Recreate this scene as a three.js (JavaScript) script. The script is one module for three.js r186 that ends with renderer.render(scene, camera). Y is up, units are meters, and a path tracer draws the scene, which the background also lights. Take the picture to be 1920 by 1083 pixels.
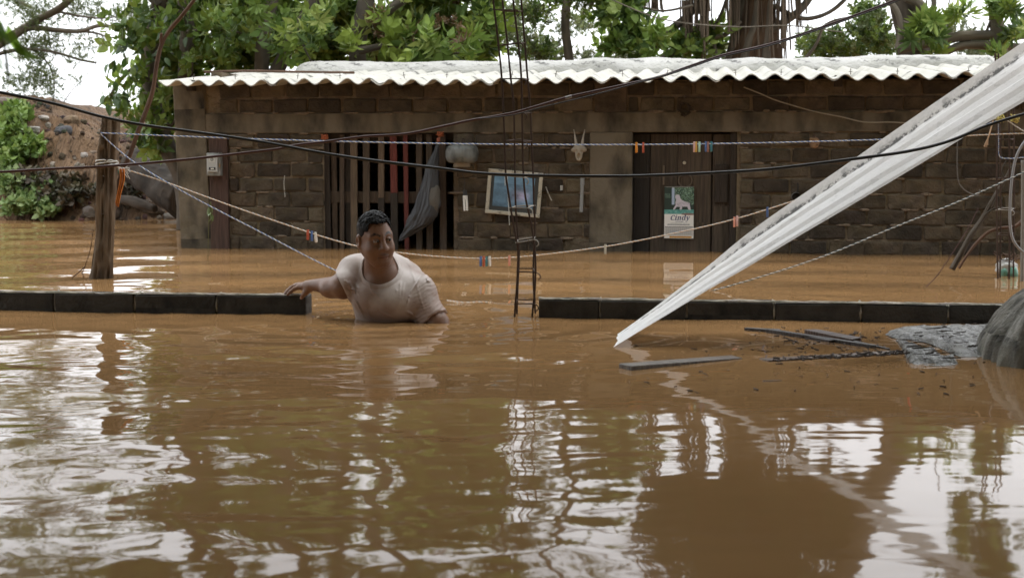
import * as THREE from 'three';
import { mergeGeometries } from 'three/addons/utils/BufferGeometryUtils.js';
import { RoundedBoxGeometry } from 'three/addons/geometries/RoundedBoxGeometry.js';

// ---------- camera, sky, sun, exposure ----------
const F = 2667, CX = 960, CY = 541.5, CAM_H = 0.79, PITCH = Math.atan((541.5 - 293) / F);   // lens in pixels of a 1920 x 1083 picture
const scene = new THREE.Scene();
const camera = new THREE.PerspectiveCamera(2 * Math.atan(541.5 / F) * 180 / Math.PI, 1920 / 1083, 0.1, 900);
camera.position.set(0, CAM_H, 0);
camera.rotation.x = -PITCH;
camera.focus = 6.9; camera.userData.fStop = 5.6;
scene.add(camera);
const renderer = new THREE.WebGLRenderer({ antialias: true });
renderer.toneMapping = THREE.LinearToneMapping;
renderer.toneMappingExposure = 2.4;
renderer.shadowMap.enabled = true;

const SKY_W = 256, SKY_H = 128, skyData = new Float32Array(SKY_W * SKY_H * 4);
const sun = new THREE.DirectionalLight(new THREE.Color(1.0, 0.96, 0.9), 0.5);
sun.position.set(6, 26, -9); sun.target.position.set(0, 0, -9);
sun.castShadow = true; sun.shadow.radius = 40;
Object.assign(sun.shadow.camera, { left: -22, right: 22, top: 22, bottom: -22, near: 1, far: 80 });
scene.add(sun, sun.target);

// ---------- small tools ----------
let seedState = 1;
const reseed = (s) => { seedState = s >>> 0; };
const rnd = () => { seedState = (seedState + 0x6d2b79f5) | 0; let t = Math.imul(seedState ^ (seedState >>> 15), 1 | seedState); t = (t + Math.imul(t ^ (t >>> 7), 61 | t)) ^ t; return ((t ^ (t >>> 14)) >>> 0) / 4294967296; };
const rr = (a, b) => a + (b - a) * rnd();
const gauss = () => (rnd() + rnd() + rnd() + rnd() - 2) * 0.9;
const V = (x, y, z) => new THREE.Vector3(x, y, z);
const lerp = (a, b, t) => a + (b - a) * t;
const clamp = (x, a, b) => Math.min(b, Math.max(a, x));
const sstep = (a, b, x) => { const t = clamp((x - a) / (b - a), 0, 1); return t * t * (3 - 2 * t); };
const hash = (x, y, z) => { let h = Math.imul(x, 374761393) ^ Math.imul(y, 668265263) ^ Math.imul(z, 2147483647 ^ 0x5bd1e995); h = Math.imul(h ^ (h >>> 13), 1274126177); h ^= h >>> 16; return (h >>> 0) / 2147483648 - 1; };
function n3(x, y, z) {
  const xi = Math.floor(x), yi = Math.floor(y), zi = Math.floor(z); let u = x - xi, v = y - yi, w = z - zi;
  u = u * u * (3 - 2 * u); v = v * v * (3 - 2 * v); w = w * w * (3 - 2 * w);
  const a = lerp(lerp(hash(xi, yi, zi), hash(xi + 1, yi, zi), u), lerp(hash(xi, yi + 1, zi), hash(xi + 1, yi + 1, zi), u), v);
  const b = lerp(lerp(hash(xi, yi, zi + 1), hash(xi + 1, yi, zi + 1), u), lerp(hash(xi, yi + 1, zi + 1), hash(xi + 1, yi + 1, zi + 1), u), v);
  return lerp(a, b, w);
}
const fbm = (x, y, z, o = 4) => { let s = 0, a = 0.5; for (let i = 0; i < o; i++) { s += a * n3(x, y, z); x = x * 2.03 + 7.1; y = y * 2.03 + 3.7; z = z * 2.03 + 1.3; a *= 0.5; } return s; };
// periodic 2-D noise for tiling textures
const pn = (x, y, p, s) => { const xi = Math.floor(x), yi = Math.floor(y); let u = x - xi, v = y - yi; u = u * u * (3 - 2 * u); v = v * v * (3 - 2 * v); const q = (i, j) => hash(((i % p) + p) % p, ((j % p) + p) % p, s); return lerp(lerp(q(xi, yi), q(xi + 1, yi), u), lerp(q(xi, yi + 1), q(xi + 1, yi + 1), u), v); };
const pfbm = (u, v, p, s, o = 5, g = 0.5) => { let r = 0, a = 0.5; for (let i = 0; i < o; i++) { r += a * pn(u * p, v * p, p, s + i); p *= 2; a *= g; } return r; };
const toS = (c) => Math.round(255 * clamp(c <= 0.0031308 ? 12.92 * c : 1.055 * Math.pow(c, 1 / 2.4) - 0.055, 0, 1));
function dataTex(n, m, fn, color) {
  const d = new Uint8Array(n * m * 4);
  for (let j = 0; j < m; j++) for (let i = 0; i < n; i++) { const c = fn((i + 0.5) / n, (j + 0.5) / m), k = (j * n + i) * 4; for (let q = 0; q < 3; q++) { const x = Array.isArray(c) ? c[q] : c; d[k + q] = color ? toS(x) : Math.round(255 * clamp(x, 0, 1)); } d[k + 3] = 255; }
  const t = new THREE.DataTexture(d, n, m); t.wrapS = t.wrapT = THREE.RepeatWrapping; t.magFilter = THREE.LinearFilter; t.minFilter = THREE.LinearMipmapLinearFilter; if (color) t.colorSpace = THREE.SRGBColorSpace; t.needsUpdate = true; return t;
}
const rep = (t, a, b = a) => { const c = t.clone(); c.repeat.set(a, b); c.needsUpdate = true; return c; };
const C = (r, g, b) => new THREE.Color().setRGB(r, g, b);
const mat = (c, rough = 0.9, o = {}) => { const m = new THREE.MeshPhysicalMaterial({ roughness: rough, ...o }); m.color.setRGB(...c); return m; };

// pixels of the photograph turned into places in the world
const cp = Math.cos(PITCH), sp = Math.sin(PITCH);
const ray = (x, y) => { const a = (x - CX) / F, b = -(y - CY) / F; return V(a, b * cp - sp, -b * sp - cp); };
const at = (x, y, D) => { const r = ray(x, y); return r.multiplyScalar(D / -r.z).add(V(0, CAM_H, 0)); };
const onLevel = (x, y, h = 0) => { const r = ray(x, y); return r.multiplyScalar((h - CAM_H) / r.y).add(V(0, CAM_H, 0)); };

// naming
const used = {};
const numbered = (n) => { const k = used[n] = (used[n] ?? -1) + 1; return k ? n + '_' + String(k).padStart(3, '0') : n; };
const castAll = (o) => { o.traverse?.((m) => { m.castShadow = m.receiveShadow = true; }); return o; };
function tag(o, label, category, group, kind) { if (label) o.userData.label = label; if (category) o.userData.category = category; if (group) o.userData.group = group; if (kind) o.userData.kind = kind; return o; }
function thing(name, label, category, pos = V(0, 0, 0), turn = 0, group) { const o = new THREE.Group(); o.name = numbered(name); o.position.copy(pos); o.rotation.y = turn; scene.add(o); return tag(o, label, category, group); }
function mesh(name, geo, m, parent = scene) { const o = new THREE.Mesh(Array.isArray(geo) ? merge(geo) : geo, m); o.name = parent === scene ? numbered(name) : name; o.castShadow = o.receiveShadow = true; parent.add(o); return o; }
const merge = (list) => { list = list.map((g) => { let h = g.index ? g.toNonIndexed() : g; for (const k of Object.keys(h.attributes)) if (!['position', 'normal', 'uv'].includes(k)) h.deleteAttribute(k); return h; }); return list.length === 1 ? list[0] : mergeGeometries(list); };
// uv in metres, from the side each face looks to
function metric(g, s = 1, ox = 0, oy = 0) {
  if (g.index) g = g.toNonIndexed();
  const p = g.attributes.position, uv = new Float32Array(p.count * 2), a = V(0, 0, 0), b = V(0, 0, 0), c = V(0, 0, 0);
  for (let i = 0; i < p.count; i += 3) {
    a.fromBufferAttribute(p, i); b.fromBufferAttribute(p, i + 1).sub(a); c.fromBufferAttribute(p, i + 2).sub(a); b.cross(c);
    const x = Math.abs(b.x), y = Math.abs(b.y), z = Math.abs(b.z);
    for (let k = i; k < i + 3; k++) { const X = p.getX(k), Y = p.getY(k), Z = p.getZ(k); const [u, v] = z >= x && z >= y ? [X, Y] : x >= y ? [Z, Y] : [X, Z]; uv[k * 2] = u * s + ox; uv[k * 2 + 1] = v * s + oy; }
  }
  g.setAttribute('uv', new THREE.BufferAttribute(uv, 2)); return g;
}
function box(w, h, d, x = 0, y = 0, z = 0, bevel = 0.004, jit = 0, fr = 9) {
  const g = bevel > 0 ? new RoundedBoxGeometry(w, h, d, 1, Math.min(bevel, w / 2.2, h / 2.2, d / 2.2)) : new THREE.BoxGeometry(w, h, d);
  if (jit) { const p = g.attributes.position, o = rnd() * 90; for (let i = 0; i < p.count; i++) { const X = p.getX(i), Y = p.getY(i), Z = p.getZ(i); p.setXYZ(i, X + jit * n3(X * fr + o, Y * fr, Z * fr), Y + jit * n3(X * fr, Y * fr + o, Z * fr + 5), Z + jit * n3(X * fr + 9, Y * fr, Z * fr + o)); } g.computeVertexNormals(); }
  g.translate(x, y, z); return metric(g, 1, rnd() * 3, rnd() * 3);
}
// tapered, bent tube through points; r is a number or a function of 0..1; rough lumps by noise
function tube(pts, r, seg = 24, rad = 7, lump = 0, flr = 5, closed = true) {
  const cv = pts.getPointAt ? pts : new THREE.CatmullRomCurve3(pts, false, 'centripetal'), P = [], U = [], I = [], fr = cv.computeFrenetFrames(seg), L = cv.getLength(), o = rnd() * 50;
  for (let i = 0; i <= seg; i++) {
    const t = i / seg, c = cv.getPointAt(t), R = typeof r === 'function' ? r(t) : r;
    for (let j = 0; j <= rad; j++) {
      const a = j / rad * 2 * Math.PI, dx = Math.cos(a), dy = Math.sin(a), q = R * (1 + (lump ? lump * fbm(dx * 1.3 + o, dy * 1.3, t * L * flr, 3) * 2 : 0));
      P.push(c.x + q * (dx * fr.normals[i].x + dy * fr.binormals[i].x), c.y + q * (dx * fr.normals[i].y + dy * fr.binormals[i].y), c.z + q * (dx * fr.normals[i].z + dy * fr.binormals[i].z));
      U.push(j / rad * Math.max(1, Math.round(R * 12)) * 0.5, t * L);
      if (i < seg && j < rad) { const k = i * (rad + 1) + j; I.push(k, k + 1, k + rad + 1, k + 1, k + rad + 2, k + rad + 1); }
    }
  }
  if (closed) for (const e of [0, seg]) { const c = cv.getPointAt(e / seg), k = P.length / 3; P.push(c.x, c.y, c.z); U.push(0, e / seg * L); for (let j = 0; j < rad; j++) { const q = e * (rad + 1) + j; e ? I.push(q, q + 1, k) : I.push(q + 1, q, k); } }
  const g = new THREE.BufferGeometry(); g.setAttribute('position', new THREE.Float32BufferAttribute(P, 3)); g.setAttribute('uv', new THREE.Float32BufferAttribute(U, 2)); g.setIndex(I); g.computeVertexNormals();
  const nn = g.attributes.normal; for (let i = 0; i <= seg; i++) { const a = i * (rad + 1), b = a + rad, s = V(nn.getX(a) + nn.getX(b), nn.getY(a) + nn.getY(b), nn.getZ(a) + nn.getZ(b)).normalize(); nn.setXYZ(a, s.x, s.y, s.z); nn.setXYZ(b, s.x, s.y, s.z); }
  return g;
}
// smooth skin round a distance field f(x, y, z) < 0 (surface nets)
function skin(f, lo, hi, h) {
  const nx = Math.ceil((hi[0] - lo[0]) / h) + 1, ny = Math.ceil((hi[1] - lo[1]) / h) + 1, nz = Math.ceil((hi[2] - lo[2]) / h) + 1, D = new Float32Array(nx * ny * nz);
  for (let k = 0, i = 0; k < nz; k++) for (let j = 0; j < ny; j++) for (let q = 0; q < nx; q++) D[i++] = f(lo[0] + q * h, lo[1] + j * h, lo[2] + k * h);
  const id = new Int32Array(nx * ny * nz).fill(-1), P = [], I = [], sx = 1, sy = nx, sz = nx * ny, off = [0, sx, sy, sx + sy, sz, sz + sx, sz + sy, sz + sx + sy];
  const E = [[0, 1], [2, 3], [4, 5], [6, 7], [0, 2], [1, 3], [4, 6], [5, 7], [0, 4], [1, 5], [2, 6], [3, 7]];
  for (let k = 0; k < nz - 1; k++) for (let j = 0; j < ny - 1; j++) for (let q = 0; q < nx - 1; q++) {
    const b = k * sz + j * sy + q; let m = 0; for (let c = 0; c < 8; c++) if (D[b + off[c]] < 0) m |= 1 << c;
    if (m === 0 || m === 255) continue;
    let x = 0, y = 0, z = 0, n = 0;
    for (const [a, e] of E) { const da = D[b + off[a]], de = D[b + off[e]]; if ((da < 0) === (de < 0)) continue; const t = da / (da - de); x += lerp(a & 1, e & 1, t); y += lerp(a >> 1 & 1, e >> 1 & 1, t); z += lerp(a >> 2 & 1, e >> 2 & 1, t); n++; }
    id[b] = P.length / 3; P.push(lo[0] + (q + x / n) * h, lo[1] + (j + y / n) * h, lo[2] + (k + z / n) * h);
  }
  for (let k = 1; k < nz - 1; k++) for (let j = 1; j < ny - 1; j++) for (let q = 1; q < nx - 1; q++) {
    const b = k * sz + j * sy + q, s0 = D[b] < 0;
    for (const [d, u, v] of [[sx, sy, sz], [sy, sz, sx], [sz, sx, sy]]) { const s1 = D[b + d] < 0; if (s0 === s1) continue; const A = id[b], B = id[b - u], Cc = id[b - u - v], E2 = id[b - v]; if (A < 0 || B < 0 || Cc < 0 || E2 < 0) continue; s0 ? I.push(A, B, Cc, A, Cc, E2) : I.push(A, Cc, B, A, E2, Cc); }
  }
  const g = new THREE.BufferGeometry(); g.setAttribute('position', new THREE.Float32BufferAttribute(P, 3)); g.setIndex(I); g.computeVertexNormals();
  const uv = new Float32Array(P.length / 3 * 2); for (let i = 0; i < P.length / 3; i++) { uv[i * 2] = P[i * 3] + P[i * 3 + 2] * 0.5; uv[i * 2 + 1] = P[i * 3 + 1] + P[i * 3 + 2] * 0.3; } g.setAttribute('uv', new THREE.BufferAttribute(uv, 2));
  return g;
}
function paint(g, fn) { const p = g.attributes.position, c = new Float32Array(p.count * 3); for (let i = 0; i < p.count; i++) { const q = fn(p.getX(i), p.getY(i), p.getZ(i)); c.set(q, i * 3); } g.setAttribute('color', new THREE.BufferAttribute(c, 3)); return g; }
const M4 = new THREE.Matrix4();

// the overcast sky: cloud, a little brighter overhead
for (let j = 0; j < SKY_H; j++) for (let i = 0; i < SKY_W; i++) {
  const e = ((j + 0.5) / SKY_H - 0.5) * Math.PI, a = i / SKY_W * 2 * Math.PI, y = Math.max(0, Math.sin(e)), c = fbm(Math.cos(a) * 2.2, Math.sin(a) * 2.2, y * 5, 3);
  const L = (0.78 + 0.62 * y) * (1 + 0.12 * c); skyData.set([L * 0.965, L * 0.99, L * 1.03, 1], (j * SKY_W + i) * 4);
}
const sky = new THREE.DataTexture(skyData, SKY_W, SKY_H, THREE.RGBAFormat, THREE.FloatType);
sky.mapping = THREE.EquirectangularReflectionMapping; sky.magFilter = sky.minFilter = THREE.LinearFilter; sky.needsUpdate = true;
scene.background = sky; scene.environment = sky;

// ---------- textures and materials ----------
const T = {};
T.grit = dataTex(512, 512, (u, v) => { const a = pfbm(u, v, 6, 1, 6, 0.6); const k = 0.84 + 0.55 * a + 0.2 * pn(u * 170, v * 170, 170, 9) * pn(u * 11, v * 11, 11, 4); return [k, k * (0.985 + 0.05 * pn(u * 5, v * 5, 5, 3)), k * (0.96 + 0.09 * pn(u * 7, v * 7, 7, 5))]; }, true);
T.gritBump = dataTex(512, 512, (u, v) => 0.5 + 0.55 * pfbm(u, v, 12, 11, 6, 0.68));
T.stain = dataTex(512, 512, (u, v) => { const s = pfbm(u, v * 0.5, 8, 21, 5, 0.55), w = pfbm(u, v, 4, 31, 4); const k = 0.72 + 0.85 * s + 0.55 * w; return [k, k * 0.99, k * (0.95 + 0.1 * w)]; }, true);
T.wood = dataTex(256, 512, (u, v) => { const g = pn(u * 40 + 2 * pn(u * 4, v * 3, 4, 2), v * 5, 40, 41) * 0.5 + pn(u * 90, v * 9, 90, 43) * 0.3 + 0.3 * pfbm(u, v, 4, 44, 4); const k = 0.78 + 0.5 * g; return [k, k * (0.97 + 0.04 * pn(u * 9, v * 4, 9, 2)), k * 0.94]; }, true);
T.woodBump = dataTex(256, 512, (u, v) => 0.5 + 0.35 * pn(u * 44, v * 4, 44, 51) + 0.25 * pn(u * 110, v * 8, 110, 52));
T.bark = dataTex(256, 512, (u, v) => { const k = 0.72 + 0.6 * (pn(u * 22, v * 7, 22, 61) * 0.5 + 0.5 * pfbm(u, v, 8, 62, 5)); return [k, k * 0.98, k * 0.94]; }, true);
T.barkBump = dataTex(256, 512, (u, v) => 0.5 + 0.4 * pn(u * 22, v * 6, 22, 61) + 0.3 * pfbm(u, v, 16, 65, 4));
T.dirt = dataTex(512, 512, (u, v) => { const a = pfbm(u, v, 5, 71, 7, 0.62), b = pn(u * 60, v * 60, 60, 75); const k = 0.8 + 0.95 * a + (b > 0.72 ? 0.35 : 0); return [k, k * (0.95 + 0.06 * a), k * (0.88 + 0.12 * a)]; }, true);
T.white = dataTex(512, 512, (u, v) => { const a = pfbm(u, v, 5, 81, 6, 0.6), s = pfbm(u * 1, v, 9, 87, 5, 0.65); const k = clamp(0.97 + 0.08 * a - (s > 0.36 ? (s - 0.36) * 2.4 : 0), 0.2, 1); return [k, k * 0.985, k * (0.94 + 0.03 * a)]; }, true);
T.cloth = dataTex(256, 256, (u, v) => 0.5 + 0.3 * pfbm(u, v, 16, 91, 5, 0.7) + 0.12 * Math.sin(u * 2 * Math.PI * 64) * Math.sin(v * 2 * Math.PI * 64));
const grit = (s = 1.6) => ({ map: rep(T.grit, s), bumpMap: rep(T.gritBump, s * 1.3), bumpScale: 0.011 });
const wood = (s = 2) => ({ map: rep(T.wood, s * 2.5, s), bumpMap: rep(T.woodBump, s * 2.5, s), bumpScale: 0.003 });
const M = {
  blocks: [[.098, .076, .049], [.074, .058, .038], [.128, .102, .068], [.088, .07, .048], [.054, .041, .028], [.106, .08, .05]].map((c) => mat(c, 0.95, grit())),
  mortar: mat([.19, .148, .098], 0.95, { map: rep(T.grit, 2.3), bumpMap: rep(T.gritBump, 3), bumpScale: 0.012 }),
  concrete: mat([.15, .125, .09], 0.93, { map: rep(T.stain, 0.9), bumpMap: rep(T.gritBump, 1.3), bumpScale: 0.005 }),
  darkConcrete: mat([.04, .036, .03], 0.85, { map: rep(T.stain, 1.6), bumpMap: rep(T.gritBump, 3), bumpScale: 0.006 }),
  capMortar: mat([.36, .34, .29], 0.9, { map: rep(T.grit, 3), bumpMap: rep(T.gritBump, 4), bumpScale: 0.006 }),
  dark: mat([.03, .026, .022], 0.95, grit()),
  limewash: mat([.52, .515, .49], 0.85, { map: rep(T.white, 0.55), bumpMap: rep(T.gritBump, 2), bumpScale: 0.003 }),
  ridge: mat([.5, .5, .497], 0.9, { map: rep(T.white, 1.1), bumpMap: rep(T.gritBump, 1.7), bumpScale: 0.012 }),
  rust: mat([.055, .032, .022], 0.85), wireGrey: mat([.30, .28, .25], 0.6), nail: mat([.08, .06, .05], 0.7),
  woodDark: mat([.04, .03, .022], 0.85, wood()), woodBrown: mat([.085, .06, .04], 0.85, wood()), woodPale: mat([.14, .1, .066], 0.85, wood()), woodRed: mat([.15, .032, .022], 0.75, wood()),
  door: mat([.075, .056, .04], 0.8, wood(1.2)), postWood: mat([.17, .122, .08], 0.92, { map: rep(T.bark, 1.2, 0.8), bumpMap: rep(T.barkBump, 1.4, 0.9), bumpScale: 0.012 }),
  stick: mat([.15, .085, .055], 0.85, { map: rep(T.bark, 1, 1), bumpMap: rep(T.barkBump, 1, 1), bumpScale: 0.004 }),
  bark: mat([.115, .095, .075], 0.95, { map: rep(T.bark, 1, 0.7), bumpMap: rep(T.barkBump, 1, 0.7), bumpScale: 0.02 }),
  barkGrey: mat([.2, .17, .135], 0.95, { map: rep(T.bark, 1, 0.7), bumpMap: rep(T.barkBump, 1, 0.7), bumpScale: 0.015 }),
  barkBrown: mat([.14, .085, .05], 0.95, { map: rep(T.bark, 1, 0.7), bumpMap: rep(T.barkBump, 1, 0.7), bumpScale: 0.02 }),
  leaf: mat([1, 1, 1], 0.65, { specularIntensity: 0.55, transmission: 0.45, thickness: 0, side: THREE.DoubleSide }),
  dirt: mat([.165, .1, .055], 0.97, { map: rep(T.dirt, 0.45), bumpMap: rep(T.gritBump, 0.8), bumpScale: 0.12 }),
  cableBlack: mat([.02, .02, .021], 0.45), cableRed: mat([.075, .03, .028], 0.5), cableGrey: mat([.2, .19, .18], 0.55),
  ropeBlue: mat([.12, .2, .42], 0.7), ropeWhite: mat([.62, .62, .6], 0.75), ropePeach: mat([.6, .42, .28], 0.75), ropeDark: mat([.09, .12, .13], 0.8), ropeOrange: mat([.7, .22, .03], 0.8),
};

// ---------- water ----------
const MAN = onLevel(735, 597);
{
  reseed(11);
  const waves = [];
  for (let i = 0; i < 9; i++) { const L = rr(0.5, 1.7), a = rr(-0.75, 0.75) + (i % 2 ? Math.PI / 2 : 1.2); waves.push([2 * Math.PI / L * Math.cos(a), 2 * Math.PI / L * Math.sin(a), rr(0, 7), 0.0105 * L / 6.28 * rr(0.6, 1.2), L]); }
  for (let i = 0; i < 30; i++) { const L = 0.07 * Math.pow(6, rnd()), a = gauss() * 1.05 + Math.PI / 2; waves.push([2 * Math.PI / L * Math.cos(a), 2 * Math.PI / L * Math.sin(a), rr(0, 7), 0.0105 * L / 6.28 * rr(0.5, 1.1), L]); }
  const H = (x, z) => {
    const d = -z, ruffled = (0.30 + 0.55 * (n3(x * 0.55 + 3, z * 0.5, 2) * 0.5 + 0.5)) * lerp(.68, 1, sstep(4.6, 6, d)) + 0.5 * sstep(-1.0, -3.5, x) * sstep(6, 9, d);
    const calm = lerp(1, 0.2, sstep(0.0, 0.8, x) * sstep(7, 5.6, d));
    let h = 0;
    const wx = x + 0.06 * n3(x * 1.3, z * 1.3, 5), wz = z + 0.06 * n3(x * 1.3, z * 1.3, 9);
    for (const [kx, kz, p, A, L] of waves) { const keep = 1 - sstep(0.25, 0.6, 0.0009 * d * d / L); if (keep > 0) h += A * keep * Math.sin(kx * wx + kz * wz + p) * (L > 0.45 ? 1 : ruffled); }
    const dx = x - MAN.x, dz = z - MAN.z, r = Math.hypot(dx, dz), s = r + 0.05 * n3(x * 2, z * 2, 1);
    h = h * calm + 0.0044 * sstep(0.1, 0.3, r) * Math.exp(-r / 0.9) * Math.sin(2 * Math.PI * s / 0.26 + 1.1 * n3(x, z, 3)) * (1 + 0.8 * n3(x * 1.7, z * 1.7, 8));
    h += 0.004 * Math.exp(-Math.pow(r / 0.5, 2)) * fbm(x * 13, z * 13, 4, 3) * 2;
    return h;
  };
  const line = (out) => out;
  const xs = [0], zs = [];
  for (let x = 0, s = 0.013; x < 700; s = x < 1.5 ? 0.013 : x < 7 ? Math.min(0.05, s * 1.012) : s * 1.25) xs.push(x += s);
  const X = [...xs.slice(1).map((v) => -v).reverse(), ...xs];
  for (let d = 1.2; d < 24; d += Math.max(0.0095, 0.00062 * d * d)) zs.push(-d);
  for (let d = 24, s = 0.5; d < 800; d += s, s *= 1.3) zs.push(-d);
  zs.unshift(-0.9, -0.2, 1, 3, 8, 30, 120);
  zs.sort((a, b) => b - a);
  const nx = X.length, nz = zs.length, P = new Float32Array(nx * nz * 3), N = new Float32Array(nx * nz * 3), U = new Float32Array(nx * nz * 2), I = new Uint32Array((nx - 1) * (nz - 1) * 6);
  const hh = new Float32Array(nx * nz);
  for (let j = 0; j < nz; j++) for (let i = 0; i < nx; i++) { const k = j * nx + i, near = Math.abs(X[i]) < 12 && zs[j] > -30; hh[k] = near ? H(X[i], zs[j]) : 0; P.set([X[i], hh[k], zs[j]], k * 3); U.set([X[i], zs[j]], k * 2); }
  for (let j = 0; j < nz; j++) for (let i = 0; i < nx; i++) {
    const k = j * nx + i, a = Math.max(0, i - 1), b = Math.min(nx - 1, i + 1), c = Math.max(0, j - 1), d = Math.min(nz - 1, j + 1);
    const sx = (hh[j * nx + b] - hh[j * nx + a]) / (X[b] - X[a]), sz = (hh[d * nx + i] - hh[c * nx + i]) / (zs[d] - zs[c]), q = 1 / Math.hypot(sx, 1, sz); N.set([-sx * q, q, -sz * q], k * 3);
  }
  let q = 0; for (let j = 0; j < nz - 1; j++) for (let i = 0; i < nx - 1; i++) { const k = j * nx + i; I.set([k, k + 1, k + nx, k + 1, k + nx + 1, k + nx], q); q += 6; }
  const g = new THREE.BufferGeometry(); g.setAttribute('position', new THREE.BufferAttribute(P, 3)); g.setAttribute('normal', new THREE.BufferAttribute(N, 3)); g.setAttribute('uv', new THREE.BufferAttribute(U, 2)); g.setIndex(new THREE.BufferAttribute(I, 1));
  const ripple = dataTex(512, 512, (u, v) => 0.5 + 0.30 * pfbm(u, v, 9, 301, 3, 0.5) + 0.22 * pn(u * 14 + pn(u * 5, v * 5, 5, 305), v * 34, 34, 303));
  const silt = dataTex(512, 512, (u, v) => { const a = pfbm(u, v, 3, 311, 5, 0.55), k = 1 + 0.16 * a; return [k, k * (1 + 0.02 * a), k * (1 + 0.05 * a)].map((x) => x * 0.86); }, true);
  M.water = mat([.345, .193, .083], 0.035, { ior: 1.33, map: rep(silt, 0.31), bumpMap: rep(ripple, 0.71), bumpScale: 0.0007 });
  tag(mesh('flood_water', g, M.water), 'muddy brown flood water covering the whole yard', null, null, 'structure');
}

// ---------- the earth bank and the land behind ----------
const bankTop = (x, z) => (x < -6.85 ? 1.6 + 0.1 * (-6.85 - x > 4 ? 1 : (-6.85 - x) / 4) : Math.max(0.28, 1.62 - 0.39 * (x + 6.85)));
const bankH = (x, z) => { const t = sstep(0, 2.0, -z - 17.15 - 0.25 * n3(x * 0.9, 0, 3) - 0.1 * n3(x * 3, 0, 9)); return -0.5 + (bankTop(x, z) + 0.5) * Math.pow(t, 0.8) + t * (1 - 0.65 * sstep(.8, 1, t)) * (0.24 * fbm(x * 1.8, z * 1.8, 1) + 0.22 * Math.max(0, fbm(x * 4.5, z * 4.5, 6, 4)) + 0.22 * Math.pow(1 - Math.abs(n3(x * 2.6 + z, z * 2.6, 8)), 3) - .1 + 0.2 * fbm(x * 7, z * 7, 3, 4)); };
{
  const xs = [], zs = []; for (let x = -12; x <= 0; x += 0.055) xs.push(x); for (let x = 0.5, s = 0.5; x < 500; x += s, s *= 1.3) xs.push(x); for (let x = -12.5, s = 0.5; x > -500; x -= s, s *= 1.3) xs.unshift(x);
  for (let d = 16.6; d < 21; d += 0.055) zs.push(-d); for (let d = 21, s = 0.3; d < 850; d += s, s *= 1.3) zs.push(-d);
  const P = [], U = [], I = [], n = xs.length;
  zs.forEach((z, j) => xs.forEach((x, i) => { P.push(x, bankH(x, z), z); U.push(x, z + bankH(x, z)); if (i && j) { const k = j * n + i; I.push(k - n - 1, k - n, k - 1, k - n, k, k - 1); } }));
  const g = new THREE.BufferGeometry(); g.setAttribute('position', new THREE.Float32BufferAttribute(P, 3)); g.setAttribute('uv', new THREE.Float32BufferAttribute(U, 2)); g.setIndex(I); g.computeVertexNormals();
  tag(mesh('dirt_bank', g, M.dirt), 'bare brown earth bank rising behind the water at the left', null, null, 'structure');
}
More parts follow.
